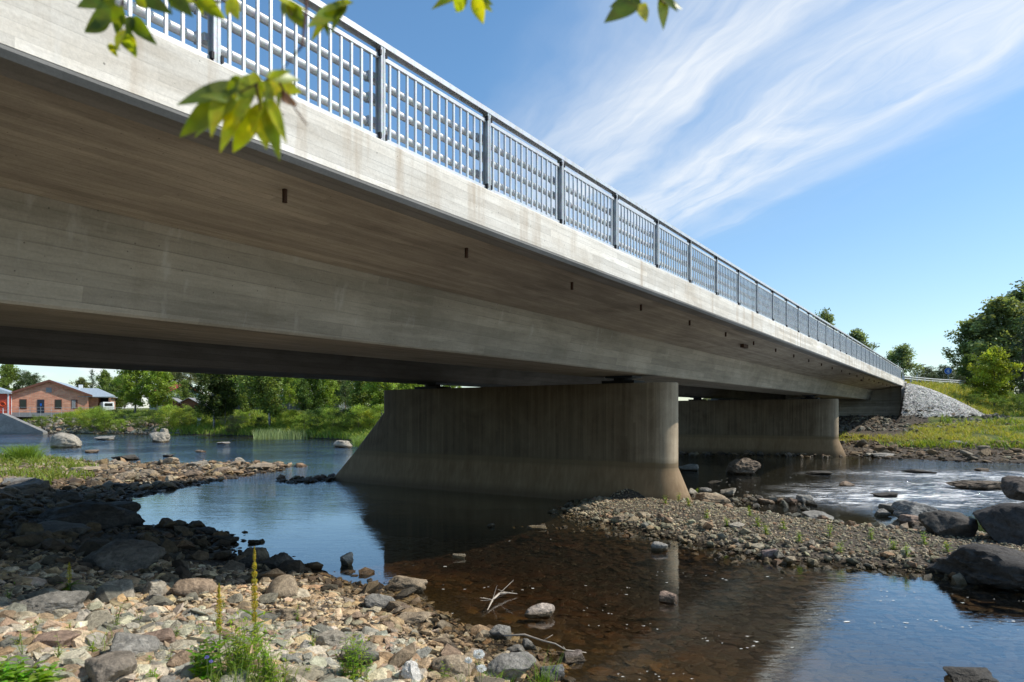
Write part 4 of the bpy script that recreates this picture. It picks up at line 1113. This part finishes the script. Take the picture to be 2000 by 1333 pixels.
bb, ba, bc, bz = building()
def rel(x, y, z=0): return Matrix.Rotation(ba, 4, 'Z') @ Vector((x, y, z)) + Vector((bc.x, bc.y, bz))
# van
v = empty('van', rel(8.2, 1.2, .0), ba+math.pi/2+.3); tag(v, 'small white van parked before the garage of the brick building', 'van')
m = MB(); pr = [(-1.9,.3),(1.9,.3),(1.95,.9),(1.3,1.05),(.8,1.75),(-1.8,1.8),(-1.95,1.0)]
m.loft([[(x,-.85,z) for x, z in pr],[(x,.85,z) for x, z in pr]]); m.build('body', M['white'], v, bevel=.05)
MB().box((.3,-.87,1.15),(.95,-.853,1.55)).build('window', M['glass_dark'], v); MB().box((-1.97,-.6,1.1),(-1.955,.6,1.6)).build('rear_window', M['glass_dark'], v)
for x in (-1.2,1.2):
    for y in (-.8,.8): MB().tube([(x,y-.08,.3),(x,y+.08,.3)], .3, 14).build('wheel', M['black'], v)
# red building with life buoy
rb = empty('red_building', D(-14, 112, 3.2), .42); tag(rb, 'red boarded shed cut by the left edge beside the brick building', 'shed')
MB().box((-3,0,-.8),(2.2,5,3.1)).build('wall', M['redwall'], rb)
MB().loft([[(-3.4,-.4,3.1),(2.5,-.4,3.1),(2.5,-.4,3.3),(-.4,-.4,4.4)],[(-3.4,5.4,3.1),(2.5,5.4,3.1),(2.5,5.4,3.3),(-.4,5.4,4.4)]]).build('roof', M['roof_metal'], rb)
MB().box((2.0,-.06,-.8),(2.2,-.004,3.1)).build('corner_board', M['white'], rb)
lp = D(6, 106, 0); lz = hz(lp.x, lp.y)
lb = empty('lifebuoy_stand', (lp.x, lp.y, 3.0), .3); tag(lb, 'orange lifebuoy hanging on a red board by the left edge', 'lifebuoy')
MB().tube([(0,0,-.8),(0,0,1.9)], .05, 8).build('post', M['white'], lb)
MB().loft([[(-.5,-.05,.9),(.5,-.05,.9),(.5,-.05,1.9),(0,-.05,2.2),(-.5,-.05,1.9)],[(-.5,-.08,.9),(.5,-.08,.9),(.5,-.08,1.9),(0,-.08,2.2),(-.5,-.08,1.9)]]).build('board', M['redwall'], lb)
m = MB(); m.tube([(.33*math.cos(g), -.16, 1.45+.33*math.sin(g)) for g in np.linspace(0,2*math.pi,25)], .07, 8, False); m.build('ring', M['orange'], lb, smooth=True)
# concrete wedge wall at the water, left
cw = MB(); A0 = D(-60, 108); A1 = D(84, 103); A2 = D(4,106)
pts = [(A0, 3.0), (A2, 3.0), (A1, .3)]
back = Vector((.3,.6,0))
cw.loft([[(*A0[:2],-1),(*A2[:2],-1),(*A1[:2],-1),(*A1[:2],.25),(*A2[:2],3.05),(*A0[:2],3.05)],
         [(*(A0+back)[:2],-1),(*(A2+back)[:2],-1),(*(A1+back)[:2],-1),(*(A1+back)[:2],.25),(*(A2+back)[:2],3.05),(*(A0+back)[:2],3.05)]])
o = cw.build('retaining_wall', mat_concrete('weathered wall concrete', (.30,.29,.27), (.20,.195,.18), boards=1.0)); tag(o, 'grey concrete wall sloping down into the river at the left edge', 'wall')
# metal fence on top before the building
fm = MB(); fa, fb = rel(-8,-3.2), rel(14,-3.5)
for k in range(16):
    p = fa.lerp(fb, k/15); z = bz-.2
    fm.tube([(p.x,p.y,z-.5),(p.x,p.y,z+1.0)], .03, 5)
for dz in (.5, 1.0): fm.tube([(fa.x,fa.y,bz-.2+dz),(fb.x,fb.y,bz-.2+dz)], .02, 5)
tag(fm.build('fence', M['galv_dark']), 'thin low metal fence in front of the brick building', 'fence')
# red roofed house
hp = D(358, 130); h_ = empty('house', (hp.x, hp.y, 3.6), -.35); tag(h_, 'pale green two storey house with a red roof between the trees', 'house')
m = MB(); pr = [(-3.2,0,-1),(3.2,0,-1),(3.2,0,3.4),(0,0,4.9),(-3.2,0,3.4)]
h_.rotation_euler[2] = .9
m.loft([pr,[(p[0],7,p[2]) for p in pr]]); m.build('wall', M['mint'], h_)
for s in (-1,1):
    MB().loft([[(s*3.8,-.6,3.12),(0,-.6,4.93),(0,-.6,5.08),(s*3.8,-.6,3.27)],[(s*3.8,7.6,3.12),(0,7.6,4.93),(0,7.6,5.08),(s*3.8,7.6,3.27)]]).build('roof', M['roof_red'], h_)
for x, z in ((-1.2,1.8),(1.2,1.8),(0,3.3)): MB().box((x-.4,-.04,z-.5),(x+.4,-.004,z+.5)).build('window', M['glass_dark'], h_)
hp = D(350, 122); g_ = empty('outbuilding', (hp.x, hp.y, 3.5), .2); tag(g_, 'small brown outbuilding with twin dark gables below the red roof', 'shed')
for ox in (-1.4, 1.6):
    MB().loft([[(ox-1.4,0,-.6),(ox+1.4,0,-.6),(ox+1.4,0,1.5),(ox,0,2.3),(ox-1.4,0,1.5)],[(ox-1.4,4,-.6),(ox+1.4,4,-.6),(ox+1.4,4,1.5),(ox,4,2.3),(ox-1.4,4,1.5)]]).build('wall', M['roof_edge'], g_)
    for s in (-1,1): MB().loft([[(ox+s*1.75,-.4,1.35),(ox,-.4,2.33),(ox,-.4,2.43),(ox+s*1.75,-.4,1.45)],[(ox+s*1.75,4.4,1.35),(ox,4.4,2.33),(ox,4.4,2.43),(ox+s*1.75,4.4,1.45)]]).build('roof', M['grey'], g_)
# long low building
lp = D(545, 135); l_ = empty('long_building', (lp.x, lp.y, 3.8), -.05); tag(l_, 'long low grey building with a thin white roof edge behind the birches', 'building')
MB().box((-14,0,-1),(12,9,2.6)).build('wall', mat_plain('grey boards', (.16,.165,.17), .8), l_)
MB().box((-14.6,-.6,2.62),(12.6,9.6,2.9)).build('roof', M['white'], l_)
for x in (-10,-6,-1,4,8): MB().box((x,-.05,.6),(x+1.6,-.004,2.0)).build('window', M['glass_dark'], l_)
wp_ = G(389, 828, 1.6); wq = D(389, 100, 0)
o = MB().box((-.2,-.2,0),(.2,.2,1.2)).box((-.24,-.24,1.2),(.24,.24,1.28)).build('marker_post', M['white']); o.location = (wq.x, wq.y, hz(wq.x, wq.y)); tag(o, 'short white marker post on the grassy far bank', 'post')

# lamp, sign and guard rail on the road beyond
lp = D(1791, 112); lz = hz(lp.x, lp.y)
la = empty('street_lamp', (lp.x, lp.y, lz)); tag(la, 'grey street lamp with a short arm beyond the end of the bridge', 'street lamp')
tz = EYE+(HOR-713)*112/F-lz
MB().tube([(0,0,-.5),(0,0,tz-.8),(.15,0,tz-.2),(.8,0,tz)], [.09,.07,.06,.05], 8).build('pole', M['galv'], la)
MB().tube([(.7,0,tz-.02),(1.0,0,tz+.03),(1.5,0,tz+.05)], [.06,.11,.07], 8).build('lamp_head', M['galv_dark'], la)
sp = D(1852, 82); sz_ = hz(sp.x, sp.y)
sg = empty('road_sign', (sp.x, sp.y, sz_), -.55); tag(sg, 'round blue pedestrian path sign on a pole beside the road', 'road sign')
cz_ = EYE+(HOR-725)*82/F - sz_
MB().tube([(0,.06,-.4),(0,.06,cz_+.3)], .03, 8).build('pole', M['galv_dark'], sg)
MB().tube([(0,0,cz_),(0,.02,cz_)], .40, 28).build('disc', M['white'], sg)
MB().tube([(0,-.008,cz_),(0,-.002,cz_)], .375, 28).build('blue_face', M['blue'], sg)
m = MB()
def fig(x, s):                                 # walking figure of the sign
    y0, y1 = -.016, -.010
    m.tube([(x,y0,cz_+.20*s+.0),(x,y1,cz_+.20*s)], .045*s, 12)
    m.box((x-.04*s,y0,cz_-.02),(x+.04*s,y1,cz_+.14*s))
    m.box((x-.07*s,y0,cz_-.22*s),(x-.02*s,y1,cz_-.018)); m.box((x+.01*s,y0,cz_-.22*s),(x+.07*s,y1,cz_-.018))
fig(.05, 1.0); fig(-.10, .7); m.box((-.14,-.016,cz_-.27),(.14,-.010,cz_-.245))
m.build('pictogram', M['white'], sg)
gr_ = MB(); gp = [W(75.5,5.3),W(79,4.4),W(83,3.2),(W(92,1.0)),(W(104,-1.5))]
for k, dz in enumerate((.75,.55)):
    gr_.tube([(p.x,p.y,5.72+dz+ (0 if i < 3 else .05*i)) for i, p in enumerate(gp)], .06, 6)
g = empty('guard_rail', (0,0,0)); tag(g, 'pale steel guard rail curving away along the road after the bridge', 'guard rail')
gr_.build('rail', M['galv'], g)
for i in range(len(gp)-1):
    for f in (0,.5):
        p = gp[i].lerp(gp[i+1], f); MB().box((p.x-.05,p.y-.05,5.2),(p.x+.05,p.y+.05,6.45)).build('post', M['galv_dark'], g)

# ------------------------------------------------------------------ foreground plants
def leafblade(mb_v, mb_f, base, d, length, width, up, r, fold=.25, curl=.3, seg=6, cols=None, col=(.2,.3,.05)):
    """broad leaf as a small grid, appended to lists"""
    d = Vector(d).normalized(); side = d.cross(Vector(up)).normalized(); nrm = side.cross(d).normalized()
    n0 = len(mb_v)
    for i in range(seg+1):
        f = i/seg; w = width*math.sin(math.pi*min(1,f**.75*.97+.02))**.9*(1-f*.25)+.0005
        c = Vector(base)+d*length*f - nrm*length*curl*f*f
        for s in (-1,0,1):
            p = c+side*w*s*.5 + nrm*(abs(s)*w*fold*.5)
            mb_v.append(tuple(p)); cols.append([x*(1.12 if s == 0 else 1)*r.uniform(.9,1.1) for x in col])
    for i in range(seg):
        for s in (0,1):
            a = n0+i*3+s; mb_f.append((a,a+1,a+4,a+3))
def foreground_leaf_mat():
    t = NT('near leaves'); at = t.attr('col').outputs['Color']
    co = t.coords(); n = t.noise(co, 30, 4)
    c = t.mix(1.0, at, t.maprange(n, .3, .7, .8, 1.2), 'MULTIPLY')
    b = t.bsdf(c, .35, 0, t.bump(n, .2, .003), .5)
    tr_ = t.n('ShaderNodeBsdfTranslucent'); t.l(t.mix(1.0, c, (2.1,1.9,.5), 'MULTIPLY'), tr_.inputs[0])
    mx = t.n('ShaderNodeMixShader'); mx.inputs[0].default_value = .55
    t.l(b.outputs[0], mx.inputs[1]); t.l(tr_.outputs[0], mx.inputs[2]); t.l(mx.outputs[0], t.out.inputs[0]); return t.m
M['near_leaf'] = foreground_leaf_mat()
M['twig'] = mat_plain('reddish twig', (.11,.05,.03), .7)
g1=(.11,.155,.018); g2=(.22,.27,.02); g3=(.46,.47,.025)
def bough(label, d, root_px, leaves, twigs, seed):
    """hanging twig: root_px and leaves given in picture places at depth d"""
    r = random.Random(seed)
    Q = lambda px, py, dd=0: Vector(((px-1000)/F*(d+dd), d+dd, EYE+(HOR-py)*(d+dd)/F))
    o = empty('hanging_branch', Q(*root_px)); tag(o, label, 'branch'); base = Q(*root_px)
    for tw in twigs:
        pts = [Q(*p)-base for p in tw]; MB().tube(pts, [.0035-.0022*i/(len(pts)-1) for i in range(len(pts))], 6).build('twig', M['twig'], o)
    V, Fc, Cc = [], [], []
    more = []
    for (x, y, x2, y2, wpx, c) in leaves:
        dx, dy = (x2-x)*r.uniform(.45,.75), (y2-y)*r.uniform(.45,.75); g_ = r.uniform(-.9,.9)
        more.append((x+r.uniform(-8,8), y+r.uniform(-6,6), x+dx*math.cos(g_)-dy*math.sin(g_), y+dx*math.sin(g_)+dy*math.cos(g_), wpx*r.uniform(.5,.8), r.choice([g1,g2,g3,g3])))
    for (x, y, x2, y2, wpx, c) in leaves+more:
        a = Q(x, y, r.uniform(-.04,.04)); b = Q(x2, y2, r.uniform(-.05,.05)); L_ = (b-a).length
        leafblade(V, Fc, a-base, b-a, L_, wpx*d/F, (r.uniform(-.5,.5), -1, r.uniform(-.2,.5)), r, r.uniform(.15,.45), r.uniform(-.1,.2), 8, Cc, c)
    me = mesh_np('foliage', V, Fc, np.array(Cc), True); link('foliage', me, M['near_leaf'], o)
    return o
bough('dark green leaves hanging at the upper left in front of the bridge edge', 1.55, (235,-60),
  [(225,-5,150,12,46,g1),(235,15,165,62,50,g1),(215,45,168,66,34,g1),(258,35,300,85,34,g1),(240,60,268,112,34,g1),(250,68,262,115,28,g2),(265,-10,330,20,40,g1),(330,-12,375,30,36,g1),(345,0,432,12,40,g2),(215,85,228,112,18,g3),
   (385,-10,440,38,30,g2),(450,-5,470,45,30,g3),(560,5,595,58,36,g2),(545,0,605,22,28,g3)],
  [[(235,-60),(240,0),(235,50),(245,75)],[(300,-60),(340,-20),(380,0),(450,5)],[(560,-60),(555,-5),(570,30)]], 1)
bough('cluster of bright yellow green leaves hanging in front of the bridge girder', 1.35, (560,-60),
  [(470,165,345,205,44,g1),(470,150,440,178,20,g1),(440,190,352,268,48,g2),(465,200,372,262,36,g2),(480,190,432,300,52,g3),(500,215,460,298,50,g3),(510,200,520,290,52,g3),(520,190,545,312,40,g2),(515,165,590,185,58,g3),(520,150,590,150,30,g2),(505,160,540,215,40,g2),(490,145,470,230,40,g2),(540,185,585,205,26,(.16,.07,.02))],
  [[(600,-60),(598,20),(590,90),(540,150),(500,165),(460,185)],[(540,150),(560,190),(600,245)],[(500,165),(510,220)]], 2)
bough('single light green leaf hanging over the top of the railing', 1.6, (650,-60),
  [(675,10,600,62,40,g2),(690,5,628,22,34,g2),(640,30,610,85,20,g3)], [[(650,-60),(665,-10),(676,12)]], 3)
bough('small tuft of yellow green leaves at the top centre against the sky', 1.6, (900,-60),
  [(905,-15,842,8,28,g2),(905,-5,890,24,30,g2),(925,-8,945,48,30,g3),(920,-8,962,22,26,g3)], [[(900,-60),(910,-20),(922,-5)]], 4)
bough('pair of dark green leaf bunches at the top centre against pale cloud', 1.6, (1250,-60),
  [(1245,5,1180,52,46,g1),(1240,-5,1195,8,24,g1),(1250,8,1262,52,26,g3),(1290,-10,1302,58,40,g2),(1300,0,1330,22,22,g2),(1285,-10,1320,-2,26,g1)], [[(1250,-60),(1262,-20),(1248,6)],[(1262,-20),(1290,0),(1300,10)]], 5)

def herb(label, px, py, base, stems, seed, kind='weed', hgt=.4, col=(.16,.26,.04), lsize=.07, name='weed'):
    r = random.Random(seed); p = ground_hit(px, py); z = p.z-.02
    o = empty(name, (p.x, p.y, z)); tag(o, label, 'plant')
    m = MB(); V, Fc, Cc = [], [], []
    for k in range(stems):
        g = r.uniform(0,6.28); ln = r.uniform(.05,.35); h = hgt*r.uniform(.5,1.15); b = Vector((r.gauss(0,1), r.gauss(0,1), 0))*(.003 if stems < 13 else .05)
        pts = [b+Vector((math.cos(g)*ln*h*f*f, math.sin(g)*ln*h*f*f, h*f)) for f in (0,.35,.7,1)]
        m.tube(pts, [.0035,.003,.002,.001], 5)
        nl = int(7+h*16)
        for j in range(nl):
            f = (j+1)/nl; i = min(2, int(f*3)); q = pts[i].lerp(pts[i+1], f*3-i)
            a = j*2.4+r.uniform(-.4,.4); L_ = lsize*r.uniform(.6,1.2)*(1.2-.5*f)
            leafblade(V, Fc, q, (math.cos(a), math.sin(a), r.uniform(.1,.8)), L_, L_*(.3 if kind == 'weed' else .55), (0,0,1), r, .2, .25, 4, Cc, [c*r.uniform(.8,1.25) for c in col])
    m.build('stem', M['stemg'], o)
    link('leaves', mesh_np('leaves', V, Fc, np.array(Cc), True), M['near_leaf'], o)
    return o, z
M['stemg'] = mat_plain('green stem', (.13,.17,.04), .6)
def dock(px, py, top_y, base, label, seed, dens=1.0):
    r = random.Random(seed); p = ground_hit(px, py); z = p.z-.02; H_ = EYE+(HOR-top_y)*p.y/F - z
    o = empty('dock_plant', (p.x, p.y, z)); tag(o, label, 'plant')
    MB().tube([(0,0,0),(.01,0,H_*.4),(.0,.01,H_*.8),(.005,0,H_)], [.007,.006,.004,.0015], 7).build('stem', M['stemg'], o)
    n = int(2600*dens); rr = np.random.default_rng(seed)
    f = rr.uniform(.38, 1, n); f = f[rr.random(n) < (.25+.75*(np.abs(np.sin(f*37+np.sin(f*9)*2)) > .45))]; n = len(f); wv_ = .032*np.sin(np.pi*np.clip((f-.33)/.69,0,1))**.6*(1.15-.8*f)*1.7*(.35+.65*np.abs(np.sin(f*37+np.sin(f*9)*2)))
    a = rr.uniform(0,6.28,n); q = rr.random(n)**.5
    C = np.stack([np.cos(a)*wv_*q, np.sin(a)*wv_*q, f*H_], 1)
    col = np.array([[.42,.36,.07],[.33,.33,.06],[.5,.36,.10],[.26,.3,.05]])[rr.integers(0,4,n)]
    me = leafmesh('seed_head', C, rr.uniform(.004,.0085,n), col*rr.uniform(.8,1.2,(n,1)), seed, 0, .8); link('seed_head', me, M['near_leaf'], o)
    V, Fc, Cc = [], [], []
    for k in range(9):
        h = H_*r.uniform(.03,.42); g = r.uniform(0,6.28); L_ = r.uniform(.12,.24)
        leafblade(V, Fc, (0,0,h), (math.cos(g), math.sin(g), r.uniform(.2,1.0)), L_, L_*.22, (0,0,1), r, .3, .35, 7, Cc, (.12,.22,.035))
    link('leaves', mesh_np('leaves', V, Fc, np.array(Cc), True), M['near_leaf'], o)
dock(497, 1300, 1068, .62, 'tall dock plant with a yellow green seed spike on the near shore', 1)
dock(428, 1290, 1140, .65, 'shorter paler dock plant left of the tall one', 2, .5)
dock(135, 1160, 1098, .6, 'small faded plant stalk at the shadow edge by the left', 3, .25)
# leafy weeds and grass tufts
for i, (px, py, b, st, hg, ls, c, lab) in enumerate([
  (470,1335,.65,44,.56,.075,(.25,.36,.05),'bushy green weed around the foot of the tall dock plant'),
  (525,1345,.6,34,.46,.07,(.24,.36,.05),'green weed right of the tall dock plant at the bottom'),
  (400,1335,.66,24,.34,.09,(.14,.27,.03),'broad leaved weed with violet flowers left of the dock plants'),
  (690,1335,.42,34,.42,.065,(.24,.36,.06),'feathery green weed in the middle of the near shore'),
  (720,1320,.38,8,.2,.05,(.18,.28,.05),'small weed beside the feathery one'),
  (225,1240,.62,6,.30,.05,(.17,.26,.05),'thin weed between the grey stones at left'),
  (345,1250,.55,6,.16,.05,(.15,.24,.04),'small weed behind the blue grey block'),
  (180,1285,.7,7,.14,.06,(.20,.30,.04),'low yellow green weed before the reddish slab'),
  (15,1180,.75,6,.22,.05,(.17,.28,.04),'weed at the left edge just below the shadow'),
  (85,1345,.78,16,.16,.13,(.22,.36,.05),'bright broad leaved plant in the bottom left corner'),
  (25,1340,.8,18,.20,.11,(.20,.34,.05),'large leaved plant cut by the bottom left corner'),
  (500,1245,.45,8,.22,.06,(.16,.24,.04),'slender weed behind the tall dock plant'),
  (300,1335,.68,6,.12,.07,(.2,.32,.05),'low weed in front of the brown slab'),
  (870,1335,.25,4,.2,.05,(.2,.3,.04),'thin yellow weed before the pale tan boulder'),
  (600,1330,.52,7,.13,.06,(.2,.3,.04),'low weed between the dock plant and the feathery weed')]):
    herb(lab, px, py, b, st, 100+i, 'weed' if ls < .08 else 'broad', hg, c, ls)
for i, (px, py, n, sp) in enumerate([(1480,1030,4,.1),(1495,1045,5,.1),(1465,1010,4,.1),(1700,1055,4,.1),(1530,1035,4,.1),(1300,985,4,.08),(1325,980,4,.08),(1345,990,3,.08),(1360,965,3,.1),(1805,1065,5,.12),(1850,1080,5,.12),(1640,1085,4,.1),(1745,1075,4,.1),(1560,1060,4,.1),(1420,1030,3,.1),(1380,1015,3,.1),(1770,1090,4,.1),(1880,1100,4,.1),(1620,1050,3,.1)]):
    o, z = herb('small light green weed growing in the gravel of the bar', px, py, .3, n+3, 200+i, 'weed', .26, (.24,.32,.05), .09)
    o['group'] = 'weeds on the gravel bar'
for i in range(18):
    r = random.Random(900+i); px, py = r.uniform(10, 620), r.uniform(1185, 1320)
    o, z = herb('thin light green weed growing between the stones of the near shore', px, py, .5, r.randint(3,6), 400+i, 'weed', r.uniform(.14,.26), (.24,.34,.06), .045)
    o['group'] = 'thin weeds between the stones of the near shore'
def tuft(px, py, base, n, hg, col, label, seed, spread=.06):
    p = ground_hit(px, py); z = p.z-.02; r = np.random.default_rng(seed)
    P = np.stack([r.normal(0,spread,n), r.normal(0,spread,n), np.zeros(n)], 1)
    me = blades('grass_tuft', P, hg, .0035, col, None, seed, .3)
    o = link('grass_tuft', me, M['grass'], loc=(p.x,p.y,z)); tag(o, label, 'grass tuft')
tuft(1060,1345,.1,60,.34,[(.2,.34,.04)],'bright grass tuft beside the dark grey block at the bottom',1)
tuft(970,1350,.2,60,.28,[(.2,.34,.04)],'bright grass tuft at the foot of the large grey boulder',2)
tuft(900,1350,.25,30,.24,[(.22,.34,.05)],'thin grass tuft below the white flowers',3)
tuft(450,1345,.66,120,.32,[(.2,.32,.05),(.3,.34,.08)],'grass mixed with weeds at the foot of the dock plants',4,.12)
tuft(540,1345,.6,90,.26,[(.2,.32,.05),(.3,.34,.08)],'grass tuft right of the dock plants',5,.1)
tuft(210,1265,.66,40,.22,[(.24,.32,.06)],'thin dry grass between the left hand stones',6,.08)
# white flowers
def flower(px, py, d, mat, label, rad_, n, seed, name='flower'):
    top = Vector(((px-1000)/F*d, d, EYE+(HOR-py)*d/F)); z = hz(top.x, top.y)
    o = empty(name, (top.x, top.y, z)); tag(o, label, 'flower'); H_ = top.z - z
    MB().tube([(0,0,0),(.01,.01,H_*.5),(0,0,H_)], [.003,.0025,.002], 6).build('stem', M['stemg'], o)
    r = np.random.default_rng(seed); n *= 4; C = r.normal(size=(n,3)); C = C/np.linalg.norm(C,axis=1)[:,None]*rad_*r.uniform(.5,1,(n,1)); C[:,2] = C[:,2]*.7+H_
    me = leafmesh('petals', C, r.uniform(.10,.18,n)*rad_, np.ones((n,3))*.8, seed, 0, .6); link('petals', me, mat, o)
flower(935,1278,5.2,M['petalw'],'white flower head, the upper of three at the bottom centre',.045,160,1)
flower(915,1290,5.25,M['petalw'],'white flower head, the left of three at the bottom centre',.03,120,2)
flower(940,1306,5.15,M['petalw'],'white flower head, the lowest of three at the bottom centre',.038,140,3)
flower(404,1284,4.7,M['petalb'],'small violet blue flower left of the dock plants',.016,50,4)
flower(412,1292,4.7,M['petalb'],'violet blue flower just right of and below its neighbour',.014,50,5)
# driftwood twigs
p0 = G(985,1240,.1); pl = [G(985,1242,.12),G(1025,1240,.12),G(1060,1252,.14),G(1085,1258,.14),G(1105,1270,.10),G(1145,1275,.04)]
o = MB().tube(pl, [.012,.011,.010,.008,.007,.004], 7).tube([pl[2],G(1080,1240,.2)],[.005,.002],5).tube([pl[4],G(1100,1262,.16)],[.005,.002],5).build('dry_branch', M['wood'], smooth=True); tag(o, 'thin bare branch reaching from the shore stones into the water', 'branch')
m = MB(); r = random.Random(4); c0 = G(985,1160,.05)
pl = [G(952,1192,.02),G(962,1172,.06),G(975,1160,.08),G(990,1158,.06),G(1010,1160,.03)]
m.tube(pl, [.006,.014,.016,.012,.004], 6)
for k in range(9):
    a = random.choice(pl[1:4]); m.tube([a, a+Vector((r.uniform(-.25,.25), r.uniform(-.2,.2), r.uniform(-.02,.22)))], [.005,.002], 4)
o = m.build('driftwood', M['wood']); tag(o, 'tangle of pale dry twigs caught in the brown shallow water', 'driftwood')
# foam flecks
r = np.random.default_rng(21); FV, FF = [], []
def fleck(x, y, s):
    n0 = len(FV); k = 7
    for j in range(k):
        g = 2*math.pi*j/k; q = s*r.uniform(.5,1.1); FV.append((x+q*1.9*math.cos(g), y+q*.8*math.sin(g), .006))
    for j in range(1,k-1): FF.append((n0, n0+j, n0+j+1))
for _ in range(900):
    px = r.uniform(760,2000); py = 1040+290*r.random()**.6
    if py < 1030+ (px-1100)*.12+20 and px > 1080: continue
    p = G(px, py)
    if float(vnoise(np.array([p.x*.7+40]), np.array([p.y*1.6]))[0]) < .13: continue
    fleck(p.x, p.y, float(np.clip(np.exp(r.normal(math.log(.008), .5)), .003, .028)))
for _ in range(60):
    p = G(r.uniform(1400,1620), r.uniform(925,965)); fleck(p.x, p.y, .03*r.uniform(.4,1))
me = mesh_np('foam_flecks', FV, FF); stuff('foam_flecks', me, M['foam'], 'tiny white foam flecks drifting on the brown water', 'foam')

# ------------------------------------------------------------------ light, sky, camera
SUN_AZ = math.radians(1.0); SUN_EL = math.radians(47.5)   # azimuth from +X towards +Y
sd = Vector((math.cos(SUN_EL)*math.cos(SUN_AZ), math.cos(SUN_EL)*math.sin(SUN_AZ), math.sin(SUN_EL)))
sun = bpy.data.lights.new('sun', 'SUN'); sun.energy = 5.0; sun.angle = math.radians(.53); sun.color = (1.0,.945,.86)
so = bpy.data.objects.new('sun', sun); COL.objects.link(so); so.rotation_euler = (-sd).to_track_quat('-Z','Y').to_euler()
w = bpy.data.worlds.new('World'); scene.world = w; w.use_nodes = True
nt = w.node_tree; nt.nodes.clear()
class WT(NT):
    def __init__(s, t): s.t = t
T = WT(nt)
sky = T.n('ShaderNodeTexSky'); sky.sky_type = 'NISHITA'; sky.sun_disc = False
sky.sun_elevation = SUN_EL; sky.sun_rotation = math.pi/2 - SUN_AZ
sky.altitude = 50; sky.air_density = 1.0; sky.dust_density = .5; sky.ozone_density = 1.6
tc = T.n('ShaderNodeTexCoord'); sx = T.n('ShaderNodeSeparateXYZ'); nt.links.new(tc.outputs['Generated'], sx.inputs[0])
zc = T.math('MAXIMUM', sx.outputs[2], .02)
U = T.math('DIVIDE', sx.outputs[0], zc); Vv = T.math('DIVIDE', sx.outputs[1], zc)
cA = T.math('ADD', T.math('MULTIPLY', U, .966), T.math('MULTIPLY', Vv, .257))          # across the streaks
cL = T.math('SUBTRACT', T.math('MULTIPLY', Vv, .966), T.math('MULTIPLY', U, .257))     # along
def comb(a, b, c=0.0):
    n = T.n('ShaderNodeCombineXYZ')
    for i, v_ in enumerate((a,b,c)):
        if hasattr(v_,'links'): nt.links.new(v_, n.inputs[i])
        else: n.inputs[i].default_value = v_
    return n.outputs[0]
wob = T.noise(comb(T.math('MULTIPLY', cA, 1.2), T.math('MULTIPLY', cL, .7)), 1.3, 4, .55)
cW = T.math('ADD', cA, T.math('MULTIPLY', T.math('SUBTRACT', wob, .5), .45))
band = T.ramp(T.math('DIVIDE', cW, 2.6), [(0,.0),(.17,.0),(.26,.35),(.36,.85),(.43,.95),(.465,.3),(.495,.28),(.54,.9),(.62,1.0),(.66,.85),(.70,.22),(.73,.15),(.76,.5),(.80,.1),(1,0)])
st1 = T.noise(comb(T.math('MULTIPLY', cW, 13.0), T.math('MULTIPLY', cL, .9)), 1.0, 7, .62, .5)
st2 = T.noise(comb(T.math('MULTIPLY', cW, 2.6), T.math('MULTIPLY', cL, .9)), 1.3, 6, .6, .8)
dens = T.math('MULTIPLY', band, T.math('ADD', T.math('MULTIPLY', T.maprange(st1, .25, .8), .8), T.math('MULTIPLY', T.maprange(st2, .25, .65), .5)))
fade = T.math('MULTIPLY', T.maprange(cL, 4.1, 3.0, smooth=True), T.maprange(cL, -2.0, .2, smooth=True))
haze = T.math('MULTIPLY', T.math('MULTIPLY', T.maprange(cW, .35, 1.1, smooth=True), T.maprange(cW, 2.2, 1.7, smooth=True)), T.maprange(st2, .2, .75, .1, .42))
dens = T.math('MULTIPLY', T.math('MULTIPLY', T.math('ADD', T.math('MULTIPLY', dens, .58), haze), fade), .95, clamp=True)
# low puffy clouds to the left
pf = T.noise(comb(T.math('MULTIPLY', sx.outputs[0], 1.0), T.math('MULTIPLY', sx.outputs[1], 1.0), T.math('MULTIPLY', sx.outputs[2], 3.2)), 9.0, 6, .6)
lowm = T.math('MULTIPLY', T.maprange(sx.outputs[0], -.15, -.40), T.maprange(sx.outputs[2], .14, .07))
puff = T.math('MULTIPLY', T.maprange(pf, .49, .62), T.math('MULTIPLY', lowm, .8), clamp=True)
tot = T.math('MAXIMUM', dens, puff)
# richer blue aloft
hi = T.mix(T.maprange(sx.outputs[2], .0, .45), (1.04,1.09,1.12), (.84,1.14,1.25))
skyc = T.mix(1.0, sky.outputs[0], hi, 'MULTIPLY')
col = T.mix(tot, skyc, (6.5,6.75,6.95))
bg = T.n('ShaderNodeBackground'); bg.inputs['Strength'].default_value = .15; nt.links.new(col, bg.inputs['Color'])
wo = T.n('ShaderNodeOutputWorld'); nt.links.new(bg.outputs[0], wo.inputs[0])

cam = bpy.data.cameras.new('camera'); co_ = bpy.data.objects.new('camera', cam); COL.objects.link(co_)
co_.location = (0,0,EYE); co_.rotation_euler = (math.pi/2, 0, 0)
cam.sensor_width = 36; cam.lens = 36*F/2000; cam.shift_y = (HOR-666.5)/2000; cam.clip_start = .05; cam.clip_end = 4000
cam.dof.use_dof = True; cam.dof.focus_distance = 16; cam.dof.aperture_fstop = 2.6
scene.camera = co_
scene.render.engine = 'CYCLES'
scene.render.resolution_x = 1024; scene.render.resolution_y = 682
scene.view_settings.view_transform = 'Standard'; scene.view_settings.look = 'None'; scene.view_settings.exposure = 0
scene.cycles.max_bounces = 10; scene.cycles.diffuse_bounces = 4; scene.cycles.transparent_max_bounces = 16
scene.cycles.sample_clamp_indirect = 6
